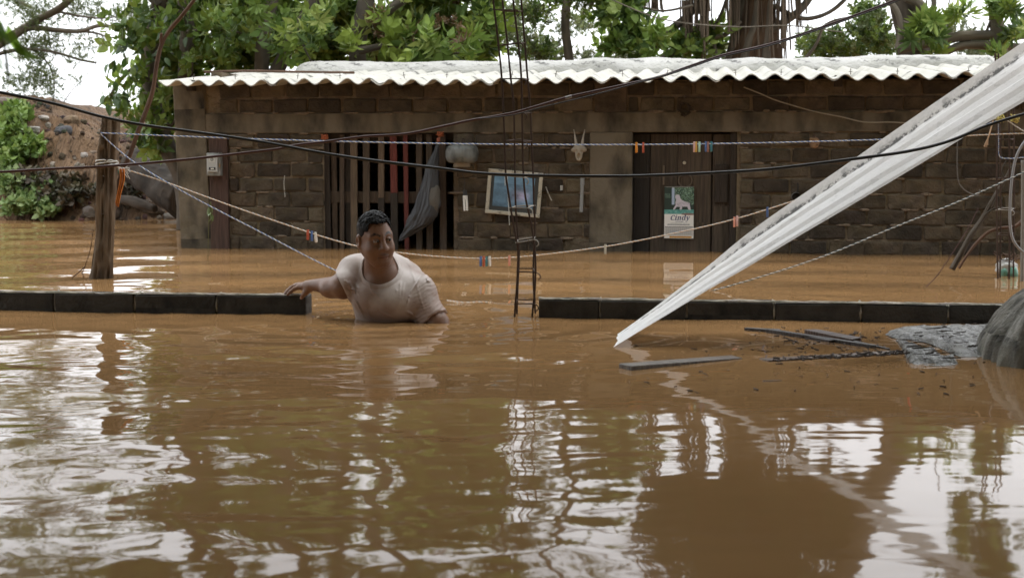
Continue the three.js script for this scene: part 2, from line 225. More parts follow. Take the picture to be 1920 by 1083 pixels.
// a stone: a lumpy ball
function stoneGeo(a, b, c, s) { const g = new THREE.IcosahedronGeometry(1, 3), p = g.attributes.position; for (let i = 0; i < p.count; i++) { const v = V(p.getX(i), p.getY(i), p.getZ(i)); let k = 1 + 0.35 * fbm(v.x * 1.3 + s, v.y * 1.3, v.z * 1.3, 3); const q = Math.max(Math.abs(v.x), Math.abs(v.y), Math.abs(v.z)); k *= lerp(1, 0.8 / q, 0.35); p.setXYZ(i, v.x * a * k, v.y * b * k, v.z * c * k); } g.computeVertexNormals(); const m = metric(g, 2, s, s); return m; }
{
  reseed(21);
  const st = [[118, 247, 17, 11, [.09, .09, .095], 'dark grey boulder half way up the earth bank'], [80, 222, 11, 6, [.4, .37, .33], 'pale flat stone near the top of the earth bank'], [62, 244, 13, 7, [.36, .34, .31], 'pale long stone in the earth bank left of the dark boulder'], [90, 236, 6, 6, [.34, .3, .25], 'small pale stone above the dark boulder'], [132, 226, 15, 9, [.24, .17, .11], 'brown stone near the crest of the earth bank'],
    [12, 190, 20, 8, [.2, .17, .14], 'grey brown slab on the crest at the left end of the bank'], [157, 291, 7, 5, [.38, .36, .33], 'small whitish stone low in the bank beside the fence post'], [165, 398, 13, 11, [.16, .14, .12], 'flat grey stone at the water edge left of the post'], [175, 287, 10, 5, [.2, .15, .11], 'brown stone touching the left side of the post'], [99, 308, 7, 5, [.42, .37, .31], 'small cream stone under the bushes on the bank'], [137, 340, 8, 8, [.04, .036, .032], 'small black stone in the lower bank'], [246, 336, 9, 9, [.3, .24, .2], 'pinkish stone behind the orange rope'], [280, 388, 34, 14, [.15, .11, .08], 'long brown rock beside the dark fallen log'], [320, 407, 16, 8, [.2, .18, .16], 'grey rock in the water by the house corner'], [337, 403, 12, 9, [.16, .15, .14], 'dark rock touching the house corner']];
  for (const [x, y, a, b, c, l] of st) { let D = 17, p; for (; D < 21; D += 0.02) { p = at(x, y, D); if (bankH(p.x, p.z) > p.y) break; } if (D >= 21) p = at(x, y, 17.8); const k = -p.z / F; const m = mesh('stone', stoneGeo(a * k, b * k * 1.1, a * k * 0.8, rnd() * 40), mat(c, 0.95, grit(1))); m.position.copy(p); m.rotation.y = rr(-0.5, 0.5); tag(m, l, 'stone', 'stones in the earth bank'); }
  // clods and pebbles nobody could count
  const pb = [stoneGeo(1, .7, 1, 3), stoneGeo(1, .8, .8, 7)];
  const inst = new THREE.InstancedMesh(pb[0], mat([1, 1, 1], 0.97, grit(1)), 1500), q = new THREE.Quaternion(), e = new THREE.Euler(); inst.name = 'gravel'; let k = 0;
  for (; k < 1500; k++) { const x = rr(-9, -3.8), z = -rr(17.1, 19.6), s = 0.008 + 0.045 * Math.pow(rnd(), 4); e.set(rr(0, 6), rr(0, 6), rr(0, 6)); inst.setMatrixAt(k, M4.compose(V(x, bankH(x, z) + s * 0.3, z), q.setFromEuler(e), V(s, s, s))); const w = rnd(); inst.setColorAt(k, w > 0.9 ? C(.36, .31, .25) : C(.08 + .16 * w * rnd(), .052 + .1 * w * rnd(), .03 + .055 * w)); }
  scene.add(castAll(inst)); tag(inst, 'loose clods and pebbles scattered over the earth bank', 'gravel', null, 'stuff');
  // dark fallen log by the house corner
  const lg = thing('fallen_log', 'thick dark fallen log lying at the water edge beside the house corner', 'log', at(305, 350, 17.6));
  const b0 = lg.position; mesh('trunk', tube([at(248, 310, 17.9).sub(b0), at(290, 335, 17.6).sub(b0), at(352, 375, 17.2).sub(b0)], (t) => 0.22 + 0.05 * t, 20, 12, 0.18, 4), mat([.05, .038, .028], 0.95, { map: rep(T.bark, 1), bumpMap: rep(T.barkBump, 1), bumpScale: 0.02 }), lg);
  mesh('root', tube([at(215, 372, 17.3).sub(b0), at(250, 378, 17.15).sub(b0), at(290, 392, 17.0).sub(b0)], (t) => 0.07 * (1 - 0.6 * Math.abs(t - 0.5)), 14, 8, 0.25, 5), mat([.06, .045, .033], 0.95, { map: rep(T.bark, 1), bumpMap: rep(T.barkBump, 1), bumpScale: 0.02 }), lg);
}

// ---------- the house ----------
const HA = onLevel(347, 465), HB = onLevel(1800, 478), HU = HB.clone().sub(HA).setY(0).normalize(), PHI = Math.atan2(-HU.z, HU.x), HN = V(-HU.z, 0, HU.x);
// pixel on the wall (or w metres in front of it) -> along, up
const fl = (x, y, w = 0) => { const r = ray(x, y), o = HA.clone().addScaledVector(HN, w), t = o.clone().sub(V(0, CAM_H, 0)).dot(HN) / r.dot(HN), p = V(0, CAM_H, 0).addScaledVector(r, t).sub(o); return [p.dot(HU), p.y]; };
const inHouse = (u, v, w) => HA.clone().addScaledVector(HU, u).addScaledVector(HN, w).setY(v);
const house = thing('block_house', 'low block house flooded to its windows with white corrugated roof', 'house', V(HA.x, 0, HA.z), PHI);
const wallMats = M.blocks;
const U = (x, y = 330) => fl(x, y)[0], Vv = (y, x = 960) => fl(x, y)[1];
const LEN = 7.35, BEAM0 = Vv(248), BEAM1 = Vv(211), TOP = 1.41, DEEP = 2.45;
console.log('house', PHI, HA.toArray(), BEAM0, BEAM1, U(1905), U(1185), U(1382));
const gate = [U(606), U(850)], dr = [U(1185), U(1382)];
const wall = mesh('wall', [
  // mortar bed behind the blocks, with the openings left free; back and side walls
  box(gate[0], BEAM0 + 1.1, 0.1, gate[0] / 2, (BEAM0 - 1.1) / 2, -0.065, 0), box(dr[0] - gate[1], BEAM0 + 1.1, 0.1, (dr[0] + gate[1]) / 2, (BEAM0 - 1.1) / 2, -0.065, 0), box(LEN - dr[1], BEAM0 + 1.1, 0.1, (LEN + dr[1]) / 2, (BEAM0 - 1.1) / 2, -0.065, 0),
  box(LEN, TOP - BEAM1, 0.1, LEN / 2, (TOP + BEAM1) / 2, -0.065, 0), box(0.14, TOP + 1.1, DEEP, 0.07, (TOP - 1.1) / 2, -DEEP / 2 - 0.12, 0), box(0.14, TOP + 1.1, DEEP, LEN - 0.07, (TOP - 1.1) / 2, -DEEP / 2 - 0.12, 0), box(LEN, 2.7, 0.14, LEN / 2, 0.25, -DEEP - 0.2, 0), box(0.1, 0.14, 1.9, 0.08, TOP + .065, -1.6, 0), box(0.1, 0.14, 1.9, LEN - 0.08, TOP + .065, -1.6, 0),
], M.mortar, house);
{
  reseed(31);
  const PITCHX = 0.302, RH = BEAM0 / 7.92, lib = {};
  const blockGeo = (w, h) => { const k = Math.round(w * 40) + '_' + Math.round(h * 200); lib[k] ??= []; if (lib[k].length < 4) { const g = box(w, h, 0.09, 0, 0, 0, 0.012, 0.011, 16); lib[k].push(g); return g; } return lib[k][Math.floor(rnd() * 4)]; };
  let count = 0;
  const put = (u0, u1, v0, v1) => { const w = u1 - u0, h = v1 - v0; if (w < 0.04) return; const W = Math.round(w * 40) / 40, b = mesh('block', blockGeo(W, h), wallMats[Math.floor(rnd() * wallMats.length)], wall); b.scale.x = w / W; b.position.set((u0 + u1) / 2 + rr(-.002, .002), (v0 + v1) / 2 + rr(-.002, .002), -0.045 + rr(-0.004, 0.006)); b.rotation.set(rr(-.02, .02), rr(-.02, .02), rr(-.014, .014)); count++; };
  const row = (u0, u1, v0, v1, shift) => { let u = u0 - shift, j = 0.016; while (u < u1) { const a = Math.max(u, u0), b = Math.min(u + PITCHX - rr(0.012, 0.02), u1); if (b - a > 0.05) put(a, b, v0 + 0.006, v1 - 0.006); u += PITCHX + rr(-.006, .006); } };
  for (let k = 0; k < 9; k++) {
    const v1 = BEAM0 - 0.004 - k * RH, v0 = v1 - RH, sh = (k % 2) * 0.15 + 0.04;
    row(U(430), gate[0] - 0.005, v0, v1, sh + 0.02); row(gate[1] + 0.03, U(1108), v0, v1, sh + 0.1); row(dr[1] + 0.03, LEN - 0.15, v0, v1, sh);
  }
  const rh = (TOP - BEAM1) / 2; for (let k = 0; k < 2; k++) { row(U(410, 180), U(1114, 180), BEAM1 + k * rh, BEAM1 + (k + 1) * rh, 0.12 - k * 0.1); row(U(1178, 180), LEN - 0.1, BEAM1 + k * rh, BEAM1 + (k + 1) * rh, 0.2 - k * 0.13); }
  console.log('blocks', count);
  // squeezed-out mortar: lumps between the courses
  const lumps = []; for (let i = 0; i < 110; i++) { const k = Math.floor(rr(0, 8)), v = BEAM0 - 0.004 - k * RH; let u; const w = rnd(); u = w < 0.2 ? rr(U(430), gate[0]) : w < 0.45 ? rr(gate[1], U(1108)) : rr(dr[1], LEN - 0.3); const g = stoneGeo(rr(.02, .06), rr(.007, .013), 0.013, i); g.translate(u, v, -0.004); lumps.push(g); }
  for (let i = 0; i < 46; i++) { const g = stoneGeo(rr(.02, .09), rr(.006, .012), 0.014, i + 9); g.translate(rr(U(440), LEN - .4), BEAM1 + rr(-.006, .01), 0.0); lumps.push(g); }
  tag(mesh('mortar_lumps', lumps, mat([.25, .2, .14], 0.97, grit(2)), wall), null, null, null, 'stuff');
}
// cast concrete: crown beam, corner and middle columns
mesh('concrete_beam', box(LEN - 0.02, BEAM1 - BEAM0, 0.15, LEN / 2, (BEAM0 + BEAM1) / 2, -0.07, 0.008, 0.004, 6), M.concrete, house);
for (const [a, b, z, t] of [[U(336), U(394), 0.004, TOP], [U(1106), U(1186), 0.006, BEAM0]]) { const c = mesh('column', box(b - a, t + 1.1, 0.15, (a + b) / 2, (t - 1.1) / 2, z - 0.07, 0.01, 0.005, 6), M.concrete, house); if (a < 0.1) c.rotation.z = 0.028; }
{ // plaster patch above the middle column, and the reddish board that carries the meter
  mesh('plaster_patch', box(U(1176, 180) - U(1116, 180), TOP - BEAM1, 0.08, U(1146, 180), (TOP + BEAM1) / 2, -0.035, 0.01, 0.004), mat([.12, .09, .065], 0.95, grit()), house);
  mesh('board', box(U(428) - U(394), Vv(250) + 0.9, 0.05, U(411), (Vv(250) - 0.9) / 2, 0.0, 0.005, 0.002), mat([.085, .05, .038], 0.9, wood(1.5)), house);
  mesh('jamb', box(0.05, BEAM0 + 1, 0.08, dr[1] - 0.028, (BEAM0 - 1) / 2, -0.06, 0.004), M.woodDark, house);
}
// door: planks, a batten, hasp and ring
const DOOR_W = -0.10;
{
  const d = mesh('door', box(U(1336, 360) - U(1218, 360), BEAM0 + 0.9, 0.03, (U(1336) + U(1218)) / 2, (BEAM0 - 0.02 - 0.9) / 2, DOOR_W - 0.02, 0.003), mat([.05, .037, .028], 0.85, wood(1)), house);
  for (const [a, b, c] of [[1187, 1217.5, [.022, .017, .013]], [1219, 1270, [.07, .052, .036]], [1271, 1334, [.085, .063, .043]]]) mesh('plank', box(U(b) - U(a), BEAM0 + 0.88, 0.02, (U(a) + U(b)) / 2, (BEAM0 - 0.025 - 0.88) / 2, DOOR_W, 0.004, 0.002), mat(c, 0.8, wood(1.2)), d);
  mesh('hasp', box(0.016, 0.16, 0.012, U(1244), Vv(328), DOOR_W + 0.017, 0.003), mat([.16, .13, .1], 0.5, { metalness: 0.5 }), d);
  const r = mesh('ring_handle', new THREE.TorusGeometry(0.055, 0.006, 8, 28), mat([.14, .11, .08], 0.45, { metalness: 0.6 }), d); r.position.set(U(1285), Vv(338), DOOR_W + 0.018);
  const k = mesh('escutcheon', new THREE.CylinderGeometry(0.012, 0.014, 0.012, 10), mat([.5, .46, .36], 0.4), d); k.rotation.x = Math.PI / 2; k.position.set(U(1283), Vv(305), DOOR_W + 0.016);
  mesh('plank', box(U(1374) - U(1337), BEAM0 + 0.9, 0.03, (U(1337) + U(1374)) / 2, (BEAM0 - 0.03 - 0.9) / 2, DOOR_W + 0.012, 0.004, 0.003), mat([.08, .06, .042], 0.85, wood(1.3)), house);
  mesh('batten', box(U(1366) - U(1341), Vv(308) - Vv(378), 0.018, (U(1341) + U(1366)) / 2, (Vv(308) + Vv(378)) / 2, DOOR_W + 0.038, 0.004), M.woodDark, house);
}
// gate of upright slats: x from, x to, top y, bottom y, material, depth
{
  reseed(41);
  const g = new THREE.Group(); g.name = 'slat_gate'; house.add(g);
  const zz = (x) => U(600 + x / 4.512);
  const list = [[2, 74, M.woodDark, 0], [82, 128, M.woodBrown, -.03], [146, 184, M.woodBrown, .0], [192, 236, M.woodDark, -.03], [241, 300, M.woodPale, .004, 1], [348, 404, M.woodBrown, 0], [476, 526, M.woodPale, .0, 2], [588, 646, M.woodRed, .002, 3], [702, 741, M.woodRed, .004], [800, 850, M.woodBrown, 0], [890, 940, M.woodBrown, .002], [1006, 1062, M.woodBrown, .006]];
  const bot = -0.5, top = BEAM0 - 0.01;
  for (const [a, b, m, w, s] of list) {
    const lean = rr(-0.012, 0.012), sl = mesh('slat', box(zz(b) - zz(a), top - bot, 0.022, 0, (top + bot) / 2, 0, 0.004, 0.003, 5), s === 3 ? M.woodRed : m, g); sl.position.set((zz(a) + zz(b)) / 2, 0, -0.05 + w); sl.rotation.z = lean;
    if (s === 3 || s === 2) { const v = Vv(s === 3 ? 362 : 372); sl.geometry.dispose(); sl.geometry = box(zz(b) - zz(a), top - v, 0.022, 0, (top + v) / 2, 0, 0.004, 0.002, 5); const lo = mesh('slat', box(zz(b) - zz(a), v - bot - .002, 0.022, 0, (v + bot) / 2, 0, 0.004, 0.002, 5), M.woodDark, g); lo.position.copy(sl.position); lo.rotation.z = lean; }
  }
  mesh('rail', box(zz(1000) - zz(30), Vv(360) - Vv(382), 0.03, (zz(1000) + zz(30)) / 2, (Vv(360) + Vv(382)) / 2, -0.082, 0.004, 0.003), M.woodBrown, g);
  mesh('rail', box(zz(1160) - zz(0), Vv(248) - Vv(262), 0.04, (zz(1160) + zz(0)) / 2, (Vv(248) + Vv(262)) / 2, -0.09, 0.004, 0.003), M.woodDark, g);
  mesh('rail', box(zz(1060) - zz(30), 0.08, 0.03, (zz(1060) + zz(30)) / 2, -0.1, -0.085, 0.004, 0.003), M.woodDark, g);
  for (const [x, y] of [[609, 256], [825, 251]]) { const ks = []; for (let i = 0; i < 9; i++) { const a = rnd() * 6, p = []; for (let k = 0; k < 4; k++) p.push(V(rr(-.035, .035), rr(-.025, .025), rr(-.01, .015))); ks.push(tube(p, 0.0035, 10, 5)); } const k = mesh('rope_tie', ks, mat([.42, .12, .05], 0.85), g); k.position.set(U(x), Vv(y), 0.0); }
}
// roof: corrugated sheets lapped one over the next, each on its own slant; ridge cap of lime mortar
{
  reseed(51);
  const PW = 0.1815, SL = 0.088, E = 0.34, eaveV = Vv(155) + 0.008, ridgeW = -2.05;
  const roof = new THREE.Group(); roof.name = 'roof'; house.add(roof);
  const nS = 9, sheetW = PW * 5;
  for (let s = 0; s < nS; s++) for (const back of [0, 1]) {
    const u0 = -0.03 + s * sheetW - 0.05, n = 5.55, nu = 96, nv = back ? 2 : 8, P = [], Uv = [], I = [], e0 = rr(-.012, .012), lift = (s % 2) * 0.009, th = 0.008;
    const sag = (u) => 0.012 * n3(u * 0.7, 2, 0) + 0.018 * sstep(4.5, 7, u) - 0.006;
    for (const side of [0, 1]) for (let j = 0; j <= nv; j++) for (let i = 0; i <= nu; i++) {
      const u = u0 + i / nu * n * PW, t = j / nv, w = back ? lerp(ridgeW, ridgeW - .75, t) : lerp(E + e0, ridgeW, t), v = eaveV + (back ? (E - ridgeW) - (ridgeW - w) : (E - w)) * SL + sag(u) + 0.0235 * Math.cos(2 * Math.PI * (u - 0.085) / PW) + lift + (side ? -th : 0) + (i === 0 || i === nu ? -0.001 : 0);
      P.push(u, v + 0.004 * n3(u * 2, w * 2, s), w); Uv.push(u + s * 0.37, w);
    }
    const B = (nu + 1) * (nv + 1); for (let j = 0; j < nv; j++) for (let i = 0; i < nu; i++) { const k = j * (nu + 1) + i; I.push(k, k + 1, k + nu + 1, k + 1, k + nu + 2, k + nu + 1, B + k, B + k + nu + 1, B + k + 1, B + k + 1, B + k + nu + 1, B + k + nu + 2); }
    const strip = (idx) => { for (let i = 0; i + 1 < idx.length; i++) I.push(idx[i], B + idx[i], idx[i + 1], idx[i + 1], B + idx[i], B + idx[i + 1]); };
    const g0 = new THREE.BufferGeometry(); g0.setAttribute('position', new THREE.Float32BufferAttribute(P, 3)); g0.setAttribute('uv', new THREE.Float32BufferAttribute(Uv, 2)); g0.setIndex(I.slice()); g0.computeVertexNormals();
    I.length = 0; strip([...Array(nu + 1).keys()]); strip([...Array(nu + 1).keys()].map((i) => nv * (nu + 1) + i)); strip([...Array(nv + 1).keys()].map((j) => j * (nu + 1))); strip([...Array(nv + 1).keys()].map((j) => j * (nu + 1) + nu));
    const g1 = new THREE.BufferGeometry(); g1.setAttribute('position', new THREE.Float32BufferAttribute(P, 3)); g1.setAttribute('uv', new THREE.Float32BufferAttribute(Uv, 2)); g1.setIndex(I); const g1n = g1.toNonIndexed(); g1n.computeVertexNormals();
    mesh('roof_sheet', [g0, g1n], M.limewash, roof);
    if (!back) for (const i of [1, 3]) { const u = u0 + (i + 0.02) * PW * 1.0 + 0.04, w = 0.1; const nl = mesh('nail', [new THREE.CylinderGeometry(0.003, 0.003, 0.05, 6).toNonIndexed(), new THREE.CylinderGeometry(0.014, 0.014, 0.003, 8).toNonIndexed()], M.nail, roof); nl.position.set(u, eaveV + (E - w) * SL + 0.035, w); nl.rotation.z = rr(-.2, .2); }
  }
  const P = [], Uv = [], I = [], nu = 420, nr = 22, ua = 0.42, ub = 7.15;
  for (let i = 0; i <= nu; i++) for (let j = 0; j <= nr; j++) {
    const t = i / nu, u = lerp(ua, ub, t), a = j / nr * Math.PI, end = Math.pow(clamp(Math.min(u - ua, ub - u) / 0.12, 0, 1), 0.5), hgt = (0.098 + 0.018 * n3(u * 1.1, 1, 1) + 0.02 * sstep(4.5, 7, u)) * end, k = 1 + 0.14 * fbm(u * 3.5, a * 1.5, 2, 4);
    const w = ridgeW + 0.22 * Math.cos(a) * (1 + 0.3 * n3(u * 2.6, 4, a * 0.5)) * (0.4 + 0.6 * end), v = eaveV + (E - ridgeW) * SL - 0.05 + Math.pow(Math.sin(a), 0.7) * (hgt + 0.055) * k;
    P.push(u, v, w); Uv.push(u, a * 0.25); if (i && j) { const q = i * (nr + 1) + j; I.push(q - nr - 2, q - 1, q - nr - 1, q - nr - 1, q - 1, q); }
  }
  const g = new THREE.BufferGeometry(); g.setAttribute('position', new THREE.Float32BufferAttribute(P, 3)); g.setAttribute('uv', new THREE.Float32BufferAttribute(Uv, 2)); g.setIndex(I); g.computeVertexNormals();
  mesh('ridge_cap', g, M.ridge, roof);
  for (const u of [0.1, 1.9, 3.7, 5.5, 7.1]) mesh('rafter', box(0.06, 0.09, E - ridgeW, u, eaveV + (E - ridgeW) / 2 * SL - 0.12, (E + ridgeW) / 2 - 0.25, 0.004), M.woodDark, roof).visible = true;
}

// ---------- things on the house front ----------
const onWall = (name, label, cat, x, y, w = 0, group) => { const [u, v] = fl(x, y, w); return thing(name, label, cat, inHouse(u, v, w), PHI, group); };
const px = (n) => n / 226;   // a length in photo pixels at the wall, in metres
{
  reseed(61);
  // electric meter box
  const o = onWall('meter_box', 'small grey electric meter box on a reddish board', 'meter box', 404, 308, 0.03), grey = mat([.34, .35, .34], 0.6, { map: rep(T.stain, 2) });
  mesh('box', box(px(28), px(44), 0.06, 0, 0, 0.03, 0.006), grey, o);
  const lid = mesh('lid', box(px(21), px(33), 0.02, px(-1), px(2), 0.068, 0.005), mat([.4, .41, .4], 0.5), o);
  const cv = document.createElement('canvas'); cv.width = 128; cv.height = 128; const c = cv.getContext('2d'); c.fillStyle = '#b9bab4'; c.fillRect(0, 0, 128, 128); c.fillStyle = '#111'; c.font = 'bold 118px serif'; c.textAlign = 'center'; c.fillText('0', 64, 104);
  const st = new THREE.CanvasTexture(cv); st.colorSpace = THREE.SRGBColorSpace;
  const lb = mesh('number_plate', new THREE.BoxGeometry(px(12), px(10), 0.002), mat([1, 1, 1], 0.5, { map: st }), lid); lb.position.set(px(-1), px(9.5), 0.08);
  const win = mesh('window', box(px(13), px(5), 0.004, px(-1), px(-8), 0.08, 0.001), mat([.02, .02, .02], 0.2), lid); mesh('dial', box(px(6), px(2.4), 0.002, px(-0.5), px(-8), 0.084, 0), mat([.6, .6, .56], 0.4), lid);
  mesh('latch', box(0.012, 0.03, 0.014, px(13), px(-2), 0.066, 0.003), mat([.25, .16, .08], 0.7), o);
  // grey basin hanging upside down over the lamp
  const b = onWall('metal_basin', 'rounded grey metal basin hanging on the wall right of the gate', 'basin', 866, 290, 0.11);
  const pr = [[0, .095], [.06, .094], [.1, .086], [.127, .066], [.137, .03], [.136, -.02], [.126, -.048], [.11, -.062], [.105, -.066], [.1, -.058], [.06, -.045], [0, -.04]].map(([x, y]) => new THREE.Vector2(x, y));
  const lg = new THREE.LatheGeometry(pr, 40); const bm = mat([.16, .17, .165], 0.5, { bumpMap: rep(T.gritBump, 3), bumpScale: 0.003, map: rep(T.stain, 2, 1) }); mesh('bowl', lg, bm, b);
  mesh('collar', new THREE.CylinderGeometry(.074, .07, .05, 28), mat([.24, .2, .14], 0.6), b).position.y = -.075;
  mesh('hook', tube([V(0, .09, 0), V(0, .13, -.03), V(0, .13, -.1)], 0.005, 10, 6), M.rust, b);
  // lamp bulb on its flex
  const l = onWall('lamp_bulb', 'white tubular energy saving bulb hanging on a flex below the basin', 'light bulb', 872, 366, 0.05);
  mesh('flex', tube([V(-.012, .19, .02), V(.002, .12, 0), V(-.005, .06, 0), V(0, .03, 0)], 0.0028, 16, 6), M.cableBlack, l);
  mesh('socket', new THREE.CylinderGeometry(.016, .02, .045, 16), mat([.03, .03, .03], 0.5), l).position.y = .02;
  mesh('base', new THREE.CylinderGeometry(.0205, .0205, .034, 18), mat([.72, .72, .69], 0.4), l).position.y = -.018;
  const tb = []; for (const [x, z] of [[-.011, -.008], [.011, -.008], [-.011, .009], [.011, .009]]) { const g = new THREE.CapsuleGeometry(.0078, .085, 4, 10); g.translate(x, -.08, z); tb.push(g); }
  for (const t of tb) mesh('tube', t, mat([.8, .8, .77], 0.3), l);
  l.rotation.z = 0.05;
  // tilted picture
  const f = onWall('framed_picture', 'tilted blue picture in a worn white frame on the block wall', 'picture', 964, 362, 0.035); f.rotation.z = -0.085;
  const W = px(104), Hh = px(84), fm = mat([.46, .43, .36], 0.8, { map: rep(T.white, 3), bumpMap: rep(T.gritBump, 4), bumpScale: 0.003 }), bw = .03;
  for (const [w, h, x, y] of [[W, bw, 0, Hh / 2 - bw / 2], [W, bw, 0, -Hh / 2 + bw / 2], [bw, Hh - 2 * bw, -W / 2 + bw / 2, 0], [bw, Hh - 2 * bw, W / 2 - bw / 2, 0]]) mesh('frame', box(w, h, .024, x, y, .004, .006, .001), fm, f);
  const pc = dataTex(128, 128, (u, v) => { const n = pfbm(u, v, 5, 401, 5, 0.6), w = Math.exp(-Math.pow((u - .68) / .22, 2) - Math.pow((v - .4) / .2, 2)), w2 = Math.exp(-Math.pow((u - .45) / .1, 2) - Math.pow((v - .3) / .12, 2)); const k = 0.2 + 0.12 * n + 0.22 * w * (1 + n) - 0.1 * w2 + 0.1 * (v > .75 ? 1 : 0) * v; return [k * (0.55 + 0.5 * w), k * 1.0, k * 1.45]; }, true);
  mesh('mount', box(W - 2 * bw + .002, Hh - 2 * bw + .002, .008, 0, 0, -.004, 0), mat([.045, .05, .05], 0.5), f);
  mesh('print', (() => { const g = new THREE.BoxGeometry(px(77), px(58), .003); g.translate(px(-1), px(2), .0025); return g; })(), mat([1, 1, 1], 0.35, { map: pc }), f);
  // bead strings on the frame
  const beadGeo = new THREE.IcosahedronGeometry(.0042, 1), bead = mat([.62, .6, .55], 0.4);
  const strings = [['bead_chain', 'long string of pale beads hanging in front of the tilted picture', [[951, 331], [952.5, 365], [954, 395], [955, 421]], 0.09], ['bead_chain', 'short string of pale beads hanging from a stirrup left of the long one', [[947, 331], [947, 347]], 0.1], ['bead_chain', 'short white bead chain on the wall left of the gate', [[533, 330], [532, 345], [534, 368]], 0.02], ['bead_chain', 'white bead scrap on the wall right of the picture', [[1024, 351], [1028, 362], [1034, 375]], 0.02]];
  for (const [n, lab, pts, w] of strings) { const s = onWall(n, lab, 'bead chain', pts[0][0], pts[0][1], w, 'bead chains hanging on the house front'); const cv2 = new THREE.CatmullRomCurve3(pts.map(([x, y]) => { const [u, v] = fl(x, y, w), [u0, v0] = fl(pts[0][0], pts[0][1], w); return V(u - u0, v - v0, 0); })); const nb = Math.max(4, Math.round(cv2.getLength() / .0105)); for (let i = 0; i <= nb; i++) { const m = mesh('bead', beadGeo, bead, s); m.position.copy(cv2.getPointAt(i / nb)).add(V(rr(-.001, .001), 0, 0)); } }
  // goat skull with two horns
  const sk = onWall('goat_skull', 'goat skull with two upright horns fixed to the wall', 'skull', 1086, 283, 0.05), bone = mat([.33, .29, .23], 0.75, { bumpMap: rep(T.gritBump, 6), bumpScale: 0.003 });
  const q = (x, y, z, a, b2, c2) => Math.hypot((x) / a, (y) / b2, (z) / c2) - 1, sm = (a, b2, k) => { const h = Math.max(k - Math.abs(a - b2), 0) / k; return Math.min(a, b2) - h * h * k / 4; };
  mesh('skull', skin((x, y, z) => { let d = q(x, y - .02, z, .052, .035, .05) * .035; d = sm(d, q(x, y + .025, z - .02, .03, .06, .035) * .03, .02); d = sm(d, q(Math.abs(x) - .043, y - .008, z - .01, .022, .016, .02) * .016, .012); d = Math.max(d, -(Math.hypot((Math.abs(x) - .03) / 1, y + .004, z - .05) - .016)); d = Math.max(d, -(Math.hypot(x * 1.2, (y + .05) * .7, z - .055) - .022)); return d; }, [-.08, -.1, -.07], [.08, .08, .08], .004), bone, sk);
  for (const s of [-1, 1]) mesh('horn', tube([V(s * .022, .045, 0), V(s * .03, .09, .005), V(s * .036, .13, 0), V(s * .046, .178, -.008)], (t) => .013 * (1 - .82 * t), 16, 9, .12, 30), mat([.36, .33, .28], 0.7), sk);
  // bits of pipe and fittings
  const pp = onWall('conduit_pipe', 'short grey vertical pipe on the wall under the goat skull', 'pipe', 1091, 364, 0.03); mesh('tube', new THREE.CylinderGeometry(.014, .014, px(66), 12), mat([.26, .27, .27], 0.55), pp).rotation.z = 0.035 * -1; mesh('coupling', new THREE.CylinderGeometry(.018, .018, .07, 12), mat([.24, .25, .25], 0.5), pp).position.set(.004, px(25), 0);
  const sw = onWall('wall_fitting', 'tiny pale fitting on the wall between picture and pipe', 'fitting', 1053, 352, 0.015); mesh('body', new THREE.CylinderGeometry(.011, .011, .04, 10), mat([.42, .42, .4], 0.5), sw);
  const wr = onWall('wreath', 'dark dried wreath hung on the beam above the door', 'wreath', 1284, 205, 0.03); { const gs = []; for (let i = 0; i < 46; i++) { const a = rnd() * 6.28, a2 = a + rr(.3, .9), R = px(9.5); const p = []; for (let k = 0; k < 4; k++) { const aa = lerp(a, a2, k / 3), rad = R + rr(-.014, .014); p.push(V(Math.cos(aa) * rad, Math.sin(aa) * rad * 1.12, rr(-.012, .012))); } gs.push(tube(p, .0028, 6, 4)); } mesh('twigs', gs, mat([.045, .032, .024], .9), wr); }
  const gd = onWall('round_gourd', 'small round orange brown gourd hanging on the beam right of the door', 'gourd', 1527, 267, 0.05); mesh('body', stoneGeo(.042, .048, .042, 5), mat([.42, .26, .15], .7, grit(4)), gd); mesh('stalk', tube([V(0, .04, 0), V(.005, .06, -.01), V(0, .07, -.05)], .004, 8, 5), M.stick, gd);
  const ps = onWall('pipe_stub', 'grey pipe stub sticking out of the wall near the metal sheet', 'pipe', 1493, 369, 0.02); { const g = new THREE.CylinderGeometry(.036, .04, .1, 16, 1, true); g.rotateX(Math.PI / 2); mesh('tube', g, mat([.16, .15, .14], .8, { side: THREE.DoubleSide }), ps); const h = new THREE.CylinderGeometry(.034, .034, .09, 16); h.rotateX(Math.PI / 2); mesh('bore', h, M.dark, ps).position.z = -.01; mesh('hook', tube([V(.01, .04, .03), V(.014, .09, .02), V(.01, .11, 0)], .006, 8, 5), M.dark, ps); }
  // calendar on the door
  const cal = onWall('wall_calendar', 'paper calendar with a dog statue picture hanging on the door', 'calendar', 1273.5, 398.5, DOOR_W + 0.022);
  const cc = document.createElement('canvas'); cc.width = 330; cc.height = 580; const x = cc.getContext('2d');
  x.fillStyle = '#e6e3de'; x.fillRect(0, 0, 330, 580);
  x.fillStyle = '#2c3d36'; x.fillRect(0, 0, 330, 300); reseed(5);
  for (let i = 0; i < 900; i++) { const X = rr(95, 330), Y = rr(0, 190); x.fillStyle = ['#86ad82', '#5b8766', '#b3cbb0', '#41604f', '#9dc0b4'][Math.floor(rnd() * 5)]; x.globalAlpha = .5; x.fillRect(X, Y, rr(4, 14), rr(4, 12)); }
  for (let i = 0; i < 120; i++) { x.fillStyle = '#5d7a68'; x.globalAlpha = .3; x.fillRect(rr(0, 60), rr(70, 120), 10, 8); }
